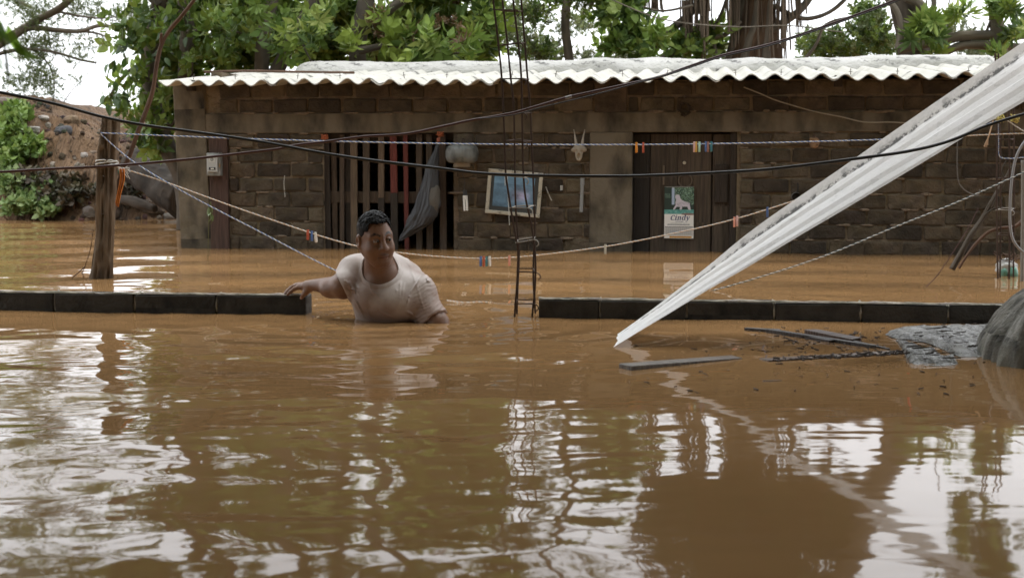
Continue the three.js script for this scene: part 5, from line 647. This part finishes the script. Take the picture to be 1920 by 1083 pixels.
  for (const [p, r] of [[[[-160, 330], [-120, 200], [-40, 110], [30, 62], [70, 36], [110, 16], [150, -20]], .11], [[[30, 62], [60, 52], [100, 56], [150, 58], [185, 48], [230, 54], [285, 64]], .045], [[[150, 58], [180, 62], [205, 70], [232, 68]], .02], [[[-60, 130], [0, 100], [60, 92], [110, 100], [150, 112], [180, 118]], .035], [[[100, 20], [150, 30], [190, 34], [225, 30]], .02], [[[60, 92], [90, 120], [100, 150], [100, 190]], .015], [[[118, 192], [138, 165], [156, 150]], .008]]) limb(o, 'branch', p, 21, r, r * .4, M.barkGrey, .12, 30);
  crown(o, SP.fine, [[30, 20, 21, 80, 46, .9, 286], [130, 14, 21, 70, 30, .8, 181], [210, 36, 21, 60, 24, .6, 93], [110, 78, 21, 90, 20, .8, 121], [40, 95, 21, 60, 30, .8, 154], [150, 112, 21, 34, 8, .5, 33], [50, 150, 21, 55, 36, .8, 181], [95, 160, 21, 24, 34, .5, 71], [20, -70, 21, 120, 50, 1.2, 165], [230, 20, 21, 60, 20, .6, 55], [148, 158, 21, 10, 12, .2, 7]], PAL.fine, [.7, 1.1], o.position, .12);
  crown(o, SP.small, [[110, -105, 20, 170, 42, 1.2, 420], [-10, -40, 20, 60, 60, 1, 200], [100, -330, 20, 190, 60, 1.4, 420], [40, -450, 20, 220, 70, 1.4, 420], [60, -400, 20, 200, 110, 1.6, 231], [-40, -200, 20, 120, 120, 1.4, 181]], PAL.ficus);
  // creepers and bushes on the bank
  const bush = (label, list, pal, n) => { const [x0, y0] = list[0]; let D = 16.9, p; for (; D < 21; D += .03) { p = at(x0, y0, D); if (bankH(p.x, p.z) > p.y) break; } const t = thing('creeper_bush', label, 'bush', at(x0, y0, Math.min(D, 20.5)), 0, 'creepers on the earth bank'); const stems = []; const list2 = [[], []]; const e = new THREE.Euler(), q = new THREE.Quaternion();
    for (const [x, y, rx, ry, cnt] of list) for (let i = 0; i < cnt; i++) { const X = x + rx * gauss(), Y = y + ry * gauss(); let d = 16.9, w; for (; d < 20.6; d += .04) { w = at(X, Y, d); if (bankH(w.x, w.z) > w.y) break; } if (d > 20.5) { w = at(X, Y, 18.8); } w.z += rr(.02, .22); w.y += rr(0, .05); if (w.y < .02) continue; e.set(rr(-.9, 1.2), rr(0, 6.28), rr(-.8, .8)); const s = rr(.8, 1.4); list2[i & 1].push([new THREE.Matrix4().compose(w.sub(t.position), q.setFromEuler(e), V(s, s, s)), pal[Math.floor(rnd() * pal.length)]]); if (i % 9 === 0) stems.push(tube([w.clone().add(V(0, -.15, -.12)), w.clone().add(V(rr(-.1, .1), -.05, .02)), w.clone().add(V(rr(-.05, .05), .06, .06))], .006, 6, 4)); }
    list2.forEach((L, j) => { const im = new THREE.InstancedMesh(SP.vine[j], M.leaf, Math.max(1, L.length)); im.name = 'foliage'; L.forEach(([m, c], i) => { im.setMatrixAt(i, m); im.setColorAt(i, C(...c)); }); im.userData.kind = 'stuff'; castAll(im); t.add(im); }); if (stems.length) mesh('stems', stems, M.stick, t); };
  const bp = [[.22, .33, .07], [.17, .27, .05], [.28, .37, .1], [.11, .19, .035]], bq = [[.24, .34, .12], [.3, .38, .16], [.18, .28, .09]];
  bush('tall green bush on the left end of the bank', [[14, 262, 32, 34, 170], [36, 222, 18, 14, 40], [20, 305, 40, 18, 100], [62, 285, 22, 12, 40]], bp);
  bush('light green creeper patch low on the bank', [[25, 350, 26, 16, 130], [70, 370, 34, 16, 60]], bq);
  bush('light green creeper trailing to the water edge', [[62, 393, 32, 10, 170], [95, 402, 16, 6, 60]], bq);
  bush('small green tuft on the bank right of the post', [[300, 300, 16, 14, 40], [330, 300, 10, 20, 40]], bp);
  bush('brown dead leaves and roots littering the foot of the bank', [[120, 372, 50, 18, 150], [60, 345, 40, 12, 60], [240, 372, 30, 12, 30]], [[.07, .05, .03], [.1, .075, .04], [.05, .05, .02], [.12, .1, .05]]);
  // leafy twig hanging into the top left corner, close to the camera
  const tb = at(-40, -30, 2.3); o = thing('leafy_twig', 'fresh green leafy twig hanging in the top left corner close by', 'twig', tb);
  mesh('stem', [tube(tp([[-60, -60], [-20, 30], [5, 80], [12, 120], [15, 150]], 2.3, tb), .0022, 16, 6), tube(tp([[-40, -50], [10, -30], [30, -5], [40, 8]], 2.3, tb), .0018, 12, 6)], mat([.12, .16, .05], .7), o);
  const lt = dataTex(128, 256, (u, v) => { const a = Math.abs(u - .5), vein = Math.max(0, 1 - a * 60) + .7 * Math.max(0, Math.sin((v * 13 + a * 5) * 6.283) - .9) * 10 * (a > .015 ? 1 : 0); const k = .82 + .25 * clamp(vein, 0, 1) + .06 * pfbm(u, v, 8, 601, 3); return [k, k, k * .95]; }, true);
  const lms = [[.26, .42, .06], [.34, .5, .08], [.2, .34, .06], [.3, .45, .09]].map((c) => mat(c, .6, { map: lt, transmission: .6, thickness: 0, side: THREE.DoubleSide, ior: 1.4 }));
  for (const [x, y, x2, y2, w, k] of [[8, -14, 18, 26, 22, 0], [20, -20, 48, 28, 28, 1], [2, 40, 12, 96, 20, 2], [-8, 34, -6, 90, 30, 3], [12, 46, 44, 116, 26, 0], [6, 60, 20, 118, 24, 1], [-12, 90, -2, 148, 26, 2], [0, 104, 19, 158, 20, 3], [20, 70, 57, 120, 24, 2], [-30, 0, -4, 44, 30, 1]]) { const a = at(x, y, 2.3 + rr(-.03, .03)), b = at(x2, y2, 2.26 + rr(-.03, .03)), d = b.clone().sub(a), L = d.length(); const l = mesh('leaf', leafGeo(L, w * 2.3 / F * 1.05, .3, .18, 8), lms[k], o); l.position.copy(a).sub(tb); l.quaternion.setFromUnitVectors(V(0, 1, 0), d.normalize()); l.rotateY(rr(-.7, .7)); }
}
// ---------- the shade trees over and behind the photographer ----------
{
  reseed(141);
  const sp = [['spreading shade tree standing left behind the camera', -4.6, 2.2], ['spreading shade tree standing right behind the camera', 4.8, 2.6], ['spreading shade tree straight behind the camera', 0.4, 5.4]];
  for (const [label, x, z] of sp) {
    const o = thing('shade_tree', label, 'tree', V(x, 0, z)), cr = [];
    mesh('trunk', tube([V(0, -1, 0), V(.05, .8, 0), V(-.1, 2.4, -.1), V(.1, 4.2, -.3)], (t) => .24 - .1 * t, 24, 10, .12, 2), M.bark, o);
    for (let i = 0; i < 6; i++) { const a = i * 1.05 + .3; mesh('branch', tube([V(-.05, 2.4 + .2 * (i % 3), -.1), V(1.1 * Math.cos(a), 4 + .2 * i % .5, 1.1 * Math.sin(a)), V(2.6 * Math.cos(a), 5.0, 2.6 * Math.sin(a) - .6)], (t) => .09 - .06 * t, 14, 7, .1, 2), M.bark, o); }
    const lists = [[], []], e = new THREE.Euler(), q = new THREE.Quaternion();
    const put = (cx, cy, cz, rx, ry, rz, n) => { for (let i = 0; i < n; i++) { const a = rnd() * 6.283, h = rr(-1, 1), r = Math.pow(rnd(), .4), k = Math.sqrt(1 - h * h), p = V(cx + rx * r * k * Math.cos(a), cy + ry * r * h, cz + rz * r * k * Math.sin(a)); e.set(rr(-1.5, 1.5), rr(0, 6.28), rr(-1.5, 1.5)); const s = rr(.8, 1.4); lists[i & 1].push([new THREE.Matrix4().compose(p, q.setFromEuler(e), V(s, s, s)), PAL.ficus[Math.floor(rnd() * 6)]]); } };
    put(0, 5.1, -z - 1.4, 4.4, 2.5, 5.0, 2700); put(0, 3, 3.5, 4.8, 3, 1.6, 1300); if (Math.abs(x) > 3) put(Math.sign(x) * 3.4, 3.2, -1, 1.6, 3, 5.5, 1200);
    lists.forEach((L, j) => { const im = new THREE.InstancedMesh(SP.coarse[j], M.leaf, L.length); im.name = 'crown'; L.forEach(([m, c], i) => { im.setMatrixAt(i, m); im.setColorAt(i, C(...c)); }); im.userData.kind = 'stuff'; castAll(im); o.add(im); });
  }
  // tall trees beside the yard, out of the picture, whose boughs reach over it
  for (const [label, x, z] of [['tall spreading tree beside the yard, left of the picture', -7.4, -7.6], ['tall spreading tree beside the yard, right of the picture', 7.4, -7.4]]) {
    const o = thing('yard_tree', label, 'tree', V(x, 0, z)), lists = [[], []], e = new THREE.Euler(), q = new THREE.Quaternion(), s = -Math.sign(x);
    mesh('trunk', tube([V(0, -1, 0), V(.1, 2, 0), V(s * .3, 5, 0), V(s * 1.2, 7.2, .2)], (t) => .28 - .12 * t, 24, 10, .12, 2), M.bark, o);
    for (const [bx, bz] of [[4.5, 0], [3.6, 2.6], [3.4, -2.4], [1, 3], [1, -3]]) mesh('branch', tube([V(s * .3, 5, 0), V(s * bx * .5, 7.4, bz * .5), V(s * bx, 8.2, bz)], (t) => .12 - .09 * t, 14, 7, .1, 2), M.bark, o);
    const put = (cx, cy, cz, rx, ry, rz, n) => { for (let i = 0; i < n; i++) { const a = rnd() * 6.283, h = rr(-1, 1), r = Math.pow(rnd(), .4), k = Math.sqrt(1 - h * h), p = V(cx + rx * r * k * Math.cos(a), cy + ry * r * h, cz + rz * r * k * Math.sin(a)); if (n3((p.x + x) * .7, p.y * .5, (p.z + z) * .7) < -.05) continue; e.set(rr(-1.5, 1.5), rr(0, 6.28), rr(-1.5, 1.5)); const t = rr(.8, 1.4); lists[i & 1].push([new THREE.Matrix4().compose(p, q.setFromEuler(e), V(t, t, t)), PAL.ficus[Math.floor(rnd() * 6)]]); } };
    put(s * 3.4, 8.6, 0, 4.2, 1.5, 4.6, 220); put(-s * .8, 5.5, 0, 1.8, 4, 5, 700);
    lists.forEach((L, j) => { const im = new THREE.InstancedMesh(SP.coarse[j], M.leaf, L.length); im.name = 'crown'; L.forEach(([m, c], i) => { im.setMatrixAt(i, m); im.setColorAt(i, C(...c)); }); im.userData.kind = 'stuff'; castAll(im); o.add(im); });
  }
}

// ---------- the man wading ----------
{
  reseed(151);
  const DM = -MAN.z, mp = (x, y, Z) => at(x, y, DM - Z).sub(MAN);
  const smin = (a, b, k) => { const h = Math.max(k - Math.abs(a - b), 0) / k; return Math.min(a, b) - h * h * k * .25; };
  const smax = (a, b, k) => -smin(-a, -b, k);
  const cone = (x, y, z, A, B, ra, rb) => { const ax = B.x - A.x, ay = B.y - A.y, az = B.z - A.z, px2 = x - A.x, py = y - A.y, pz = z - A.z, t = clamp((px2 * ax + py * ay + pz * az) / (ax * ax + ay * ay + az * az), 0, 1); return Math.hypot(px2 - ax * t, py - ay * t, pz - az * t) - lerp(ra, rb, t); };
  const ell = (x, y, z, cx, cy, cz, a, b, c) => { const X = (x - cx) / a, Y = (y - cy) / b, Z = (z - cz) / c, k = Math.hypot(X, Y, Z), g = Math.hypot(X / a, Y / b, Z / c); return g > 1e-6 ? k * (k - 1) / g : -Math.min(a, b, c); };
  const man = thing('person', 'man in a wet white T-shirt wading chest deep with one hand on the low wall', 'person', MAN.clone());
  // joints, placed over the photograph
  const J = {
    neck: mp(712, 512, .03), neckTop: mp(708, 470, .10), pelvis: V(.04, -.42, -.3), chest: mp(728, 562, .0),
    shR: mp(662, 508, -.03), elR: mp(643, 537, .05), wrR: mp(587, 534, -.11),
    shL: mp(777, 553, .035), elL: mp(820, 606, .12), wrL: V(.30, -.2, .22),
  };
  const torso = (x, y, z) => {
    let d = cone(x, y, z, J.pelvis, J.chest, .17, .15);
    d = smin(d, cone(x, y, z, mp(672, 512, -.03), mp(766, 545, .02), .066, .08), .08);
    d = smin(d, cone(x, y, z, mp(705, 497, -.03), mp(684, 502, -.05), .055, .06), .07);
    d = smin(d, cone(x, y, z, mp(728, 492, -.05), mp(764, 518, -.04), .05, .062), .06);
    d = smin(d, cone(x, y, z, mp(738, 535, -.14), mp(748, 575, -.22), .12, .14), .1);
    d = smin(d, ell(x, y, z, mp(696, 560, .07).x, mp(696, 560, .07).y, .075, .085, .08, .075), .05);
    d = smin(d, ell(x, y, z, mp(748, 568, .09).x, mp(748, 568, .09).y, .095, .1, .085, .075), .05);
    d = smin(d, cone(x, y, z, mp(695, 560, .01), mp(708, 620, -.04), .075, .08), .06);
    return d;
  };
  const armL = (x, y, z) => smin(cone(x, y, z, J.shL, J.elL, .078, .058), ell(x, y, z, mp(784, 548, .04).x, mp(784, 548, .04).y, .04, .078, .078, .08), .05);
  const armR = (x, y, z) => smin(cone(x, y, z, J.shR, J.elR, .068, .056), cone(x, y, z, J.elR, J.wrR, .056, .029), .03);
  const neck = (x, y, z) => smin(cone(x, y, z, J.neck, J.neckTop, .065, .057), cone(x, y, z, mp(716, 528, .05), J.neckTop, .05, .05), .05);
  const body = (x, y, z) => { let d = smin(torso(x, y, z), neck(x, y, z), .05); d = smin(d, armL(x, y, z), .03); d = smin(d, armR(x, y, z), .025); d = smin(d, cone(x, y, z, J.elL, J.wrL, .052, .034), .02); d = smin(d, ell(x, y, z, J.elR.x + mp(620, 541, 0).x - mp(643, 541, 0).x, mp(620, 543, 0).y, 0.0, .06, .042, .05), .03); return d; };
  // ---- head in its own axes: x to his left, y up, z forward
  const HC = mp(704, 447, .13), HQ = new THREE.Quaternion().setFromEuler(new THREE.Euler(.14, .5, .12, 'YXZ')), HI = HQ.clone().invert(), tv = V(0, 0, 0);
  const headF = (X, y, z) => {
    const x = Math.abs(X);
    let d = ell(X, y, z, 0, .034, -.014, .077, .086, .097);
    d = smin(d, ell(X, y, z, 0, -.035, .022, .065, .078, .068), .04);
    d = smin(d, cone(x, y, z, V(.052, -.045, -.005), V(.022, -.104, .055), .028, .026), .035);
    d = smin(d, ell(x, y, z, .034, -.038, .052, .034, .036, .032), .03);
    d = smin(d, ell(X, y, z, 0, -.105, .062, .024, .02, .022), .02);
    d = smin(d, cone(x, y, z, V(0, .027, .078), V(.044, .026, .06), .0135, .011), .018);
    d = smax(d, -(Math.hypot(x - .031, y - .004, z - .098) - .021), .016);            // eye sockets
    d = smin(d, cone(X, y, z, V(0, .018, .08), V(0, -.028, .104), .010, .0145), .012);  // nose
    d = smin(d, ell(x, y, z, .0145, -.033, .094, .0105, .0095, .013), .008);
    d = smax(d, -(Math.hypot(x - .008, (y + .0425) * 1.3, z - .1005) - .005), .004);
    d = smin(d, ell(X, y, z, 0, -.0665, .083, .026, .0085, .0135), .006);
    d = smin(d, ell(X, y, z, 0, -.0795, .081, .021, .0085, .0125), .006);
    d = smax(d, -cone(X, y, z, V(-.025, -.0745, .082), V(.025, -.0745, .082), .0035, .0035) , .005);
    d = smin(d, -(-cone(X, y, z, V(-.018, -.073, .086), V(.018, -.073, .086), .004, .004)), .003);
    // lids round the eyeballs
    d = smin(d, Math.max(Math.hypot(x - .031, y - .006, z - .0745) - .0148, -(y - .0078 + .25 * (z - .085))), .004);
    d = smin(d, Math.max(Math.hypot(x - .031, y - .004, z - .074) - .0142, (y - .001)), .004);
    // ears
    let e = ell(x, y, z, .083, -.004, -.012, .012, .033, .02); e = smax(e, -ell(x, y, z, .094, -.002, -.008, .009, .02, .011), .006); e = smin(e, ell(x, y, z, .08, -.034, -.004, .008, .01, .009), .008);
    return smin(d, e, .01);
  };
  const toHead = (x, y, z) => tv.set(x - HC.x, y - HC.y, z - HC.z).applyQuaternion(HI);
  const headGeo = skin((x, y, z) => headF(x, y, z), [-.105, -.14, -.125], [.105, .135, .125], .0032);
  const skinCol = [.19, .098, .06];
  paint(headGeo, (x, y, z) => {
    const ax = Math.abs(x), n = fbm(x * 40, y * 40, z * 40, 3); let c = skinCol.map((v, i) => v * (1 + .12 * n) * (i === 0 ? 1 : 1));
    const mix = (t, q) => { c = c.map((v, i) => lerp(v, q[i], clamp(t, 0, 1))); };
    const lip = sstep(.0055, 0, Math.max(0, Math.hypot(x / 2.6, (y + .073)) - .006)) * (z > .07 ? 1 : 0); mix(lip * .65, [.2, .075, .055]);
    mix((z > .07 ? 1 : 0) * sstep(.0025, .0005, Math.abs(y + .0742)) * sstep(.027, .022, ax), [.05, .02, .016]);
    const by = .0305 + .010 * sstep(.01, .03, ax) - .008 * sstep(.035, .052, ax); mix((z > .045 ? 1 : 0) * sstep(.0068, .0035, Math.abs(y - by)) * sstep(.009, .014, ax) * sstep(.054, .047, ax) * (.85 + .5 * n3(x * 300, y * 120, 1)), [.012, .008, .007]);   // brows
    mix(.3 * sstep(.03, .015, Math.hypot(ax * .8, y + .056)) * (z > .06 ? 1 : 0) * (.6 + .5 * n3(x * 400, y * 400, z * 400)), [.05, .03, .025]);   // moustache stubble
    mix(.22 * sstep(.03, .015, Math.hypot(x * .7, y + .105)) * (.6 + .5 * n3(x * 400, y * 400, z * 400)), [.05, .03, .025]);
    mix((Math.hypot(ax - .031, y - .0085) < .0155 && Math.abs(y - .0096) < .0018 && z > .06) ? .85 : 0, [.015, .01, .008]);   // lash line
    return c;
  });
  headGeo.applyQuaternion(HQ); headGeo.translate(HC.x, HC.y, HC.z);
  // ---- right hand on the wall: palm, four fingers, thumb
  const hp = (x, y, Z) => mp(x, y, Z);
  const W0 = J.wrR, kn = [hp(563, 537.5, -.165), hp(558.5, 535, -.185), hp(555, 535.5, -.207), hp(553, 537.5, -.227)];
  const fingers = [[kn[0], hp(552, 541, -.166), hp(544, 547, -.166), hp(539.5, 551.5, -.168)], [kn[1], hp(548, 538, -.188), hp(540, 545, -.19), hp(535, 550.5, -.192)], [kn[2], hp(545.5, 539, -.212), hp(538.5, 545, -.215), hp(533.5, 549.5, -.218)], [kn[3], hp(546, 541.5, -.234), hp(541, 546, -.238), hp(537.5, 549.5, -.24)]], fr = [.0102, .0105, .0098, .0086];
  const th = [hp(577, 540, -.128), hp(573, 547.5, -.125), hp(568.5, 552.5, -.128), hp(564.5, 558, -.137)];
  const hand = (x, y, z) => {
    let d = cone(x, y, z, W0, hp(576, 535.5, -.14), .028, .027);
    for (let i = 0; i < 4; i++) d = smin(d, cone(x, y, z, hp(580, 536, -.13 - i * .012), kn[i], .019, .0128), .016);
    d = smin(d, cone(x, y, z, hp(581, 539, -.122), th[1], .02, .0155), .014);
    let f = 1; for (let i = 0; i < 4; i++) { const q = fingers[i]; let e = smin(cone(x, y, z, q[0], q[1], fr[i] * 1.12, fr[i]), cone(x, y, z, q[1], q[2], fr[i] * 1.02, fr[i] * .92), .004); e = smin(e, cone(x, y, z, q[2], q[3], fr[i] * .93, fr[i] * .74), .004); f = Math.min(f, e); }
    d = smin(d, f, .008);
    let t = smin(cone(x, y, z, th[1], th[2], .0142, .0118), cone(x, y, z, th[2], th[3], .0122, .009), .004);
    return smin(d, t, .007);
  };
  const lo = hp(527, 566, -.27), hi = hp(590, 515, -.08);
  const handGeo = skin(hand, [lo.x, lo.y, -.275], [hi.x + .004, hi.y, -.07], .0028);
  paint(handGeo, (x, y, z) => { const n = fbm(x * 60, y * 60, z * 60, 3); const nail = fingers.some((q) => Math.hypot(x - q[3].x - .001, y - q[3].y - .006, z - q[3].z) < .0065) || Math.hypot(x - th[3].x, y - th[3].y, z - th[3].z - .0075) < .0068; return nail ? [.36, .22, .17] : skinCol.map((v) => v * (1.05 + .14 * n)); });
  const bodyGeo = skin(body, [-.43, -.14, -.36], [.34, .36, .26], .0085);
  paint(bodyGeo, (x, y, z) => { const n = fbm(x * 30, y * 30, z * 30, 3); return skinCol.map((v) => v * (1 + .12 * n)); });
  const strip = (g) => { const q = g.toNonIndexed(); return q; };
  const allBody = mergeGeometries([strip(bodyGeo), strip(headGeo), strip(handGeo)]);
  const skinMat = mat([1, 1, 1], .42, { vertexColors: true, bumpMap: rep(T.gritBump, 14), bumpScale: .0006 });
  mesh('body', allBody, skinMat, man);
  // ---- hair: short sides, wet tufts on top
  const hairF = (x, y, z) => {
    const top = sstep(.035, .1, y), side = Math.abs(x), sw = z * 60 + 14 * n3(x * 30, y * 30, z * 30), n = (n3(x * 210 + sw * .3, y * 110, z * 120) * .0022 + n3(x * 330, y * 200, z * 260) * .0016 + n3(x * 70, y * 70, z * 60) * .002), th2 = .003 + .0115 * top * sstep(-.11, .0, z);
    let d = ell(x, y, z, 0, .034, -.014, .077 + th2 * .5, .086 + th2, .097 + th2 * .5) - .001 - n * (0.2 + top * 1.5);
    const line = z > .03 ? lerp(.05, .086, sstep(.064, .044, side)) + .003 * n3(x * 190, 1, 1) : lerp(-.035, .04, sstep(-.05, .045, z)) - (z < -.045 ? .03 : 0);   // the hairline: forehead, temples, nape
    let cut = line - y; if (side > .06 && z > .0 && z < .045) cut = Math.max(cut, .012 - y - (z < .022 ? .035 : 0));
    return smax(d, cut, .004);
  };
  const hairGeo = skin(hairF, [-.105, -.085, -.13], [.105, .155, .115], .0026); hairGeo.applyQuaternion(HQ); hairGeo.translate(HC.x, HC.y, HC.z);
  mesh('hair', hairGeo, mat([.005, .0045, .0045], .4, { specularIntensity: .17 }), man);
  for (const s of [-1, 1]) {
    const eg = new THREE.SphereGeometry(.0128, 18, 14); const e = mesh('eye', eg, mat([.22, .195, .18], .3), man); e.position.copy(V(s * .031, .005, .0745).applyQuaternion(HQ).add(HC));
    const ig = new THREE.SphereGeometry(.0084, 14, 10); ig.scale(1, 1, .5); const ir = mesh('iris', ig, mat([.012, .008, .006], .1), e); const look = V(.5, .08, .86).normalize().applyQuaternion(HQ.clone()); ir.position.copy(look.multiplyScalar(.0108)); ir.quaternion.copy(HQ);
  }
  // ---- T-shirt: clings to the trunk, sleeves a little looser, neckline and hems cut clean
  const cA = mp(712, 502, .09), cB = mp(704, 420, .1);
  const hR = mp(643, 534, .03), nR = V(-.86, -.42, .1).normalize(), aL = J.elL.clone().sub(J.shL).normalize(), hL = mp(817, 597, .11);
  const FOLDS = [[600, 665, 645, 692, 6, 5], [612, 688, 690, 765, 6, 6], [640, 690, 700, 800, 7, 5], [660, 760, 755, 955, 7, 5], [590, 640, 600, 720, 6, 4], [690, 690, 720, 780, 5, 4], [800, 705, 885, 805, 6, 5], [1052, 675, 1050, 850, 6, 5], [1082, 690, 1068, 810, 5, 4], [1020, 720, 1035, 800, 5, 3], [1235, 605, 1140, 750, 6, 7], [1140, 750, 1108, 850, 6, 6], [1240, 625, 1290, 690, 6, 5], [1300, 640, 1255, 690, 5, 4], [900, 900, 1010, 960, 8, 5], [780, 880, 820, 960, 8, 4], [1020, 480, 1200, 610, 7, 1.6], [735, 560, 760, 640, 4, 3], [1100, 900, 1180, 960, 8, 5]].map(([a, b, c, d, w, h]) => { const p = mp(510 + a / 4.333, 370 + b / 4.333, .06), q = mp(510 + c / 4.333, 370 + d / 4.333, .06); return [p.x, p.y, q.x, q.y, w / 1680 * 1.15, h * .0016]; });
  const shirtF = (x, y, z) => {
    const tr = smin(torso(x, y, z), neck(x, y, z), .05);
    const sl = armL(x, y, z) - .005 - .008 * sstep(.12, -.02, y), sr = armR(x, y, z) - .006;
    let d = smin(tr, smax(sl, (x - hL.x) * aL.x + (y - hL.y) * aL.y + (z - hL.z) * aL.z - .004 * n3(x * 40, 1, z * 40), .004), .03);
    d = smin(d, smax(sr, (x - hR.x) * nR.x + (y - hR.y) * nR.y + (z - hR.z) * nR.z, .004), .03);
    // folds: fine rings round the big sleeve, long drags from the armpits, a seam over the shoulder
    const sx = x - J.shL.x, sy = y - J.shL.y, along = sx * aL.x + sy * aL.y + (z - J.shL.z) * aL.z, onS = sstep(.08, .13, x) * sstep(-.02, .05, along);
    let f = 0;
    if (Math.abs(d) < .03) {
      const q = (x * .40 - y * .92) * 380 + 5.5 * n3(x * 17, y * 12, z * 9) + 2.2 * n3(x * 50, y * 30, 3); f += onS * .002 * Math.max(-.2, Math.sin(q)) * (.55 + .8 * Math.max(0, n3(x * 16, y * 30, z * 8 + 2) + .25)) * sstep(-.04, .02, y + .04);
      if (z > -.06) for (const [x0, y0, x1, y1, w, hgt] of FOLDS) { const ax = x1 - x0, ay = y1 - y0, t = clamp(((x - x0) * ax + (y - y0) * ay) / (ax * ax + ay * ay), 0, 1), e = Math.hypot(x - x0 - ax * t, y - y0 - ay * t + .006 * n3(t * 4, x0 * 90, 1)); if (e < w * 3) f += hgt * Math.exp(-e * e / (w * w)) * Math.sin(Math.PI * clamp(.12 + .8 * t, 0, 1)); }
      f += .0022 * fbm(x * 18, y * 18, z * 18, 3);
    }
    d -= .0035 + f;
    const pl2 = -cone(x, y, z, cA, cB, .089, .08); d -= .003 * sstep(-.022, -.018, pl2);
    const seam = Math.abs((x - .098) * .86 - (y - .23) * -.25 - (z * .1)); d -= .0022 * sstep(.006, .002, seam) * (y > .06 ? 1 : 0) * (x > .05 ? 1 : 0);
    return smax(d, pl2, .003);
  };
  const shirtGeo = skin(shirtF, [-.30, -.06, -.36], [.34, .34, .28], .0044);
  paint(shirtGeo, (x, y, z) => { const n = fbm(x * 7, y * 7, z * 7 + 3, 4), cl = clamp(.5 + 2.1 * n + .25 * sstep(.2, .05, y), 0, 1), g = 1 + .05 * fbm(x * 60, y * 60, z * 60, 2); return [lerp(.52, .3, cl) * g, lerp(.455, .21, cl) * g, lerp(.425, .172, cl) * g]; });
  mesh('t_shirt', shirtGeo, mat([1, 1, 1], .5, { vertexColors: true, bumpMap: rep(T.cloth, 7), bumpScale: .0012, sheen: .2 }), man);
  // white water stirred up round him
}

renderer.render(scene, camera);
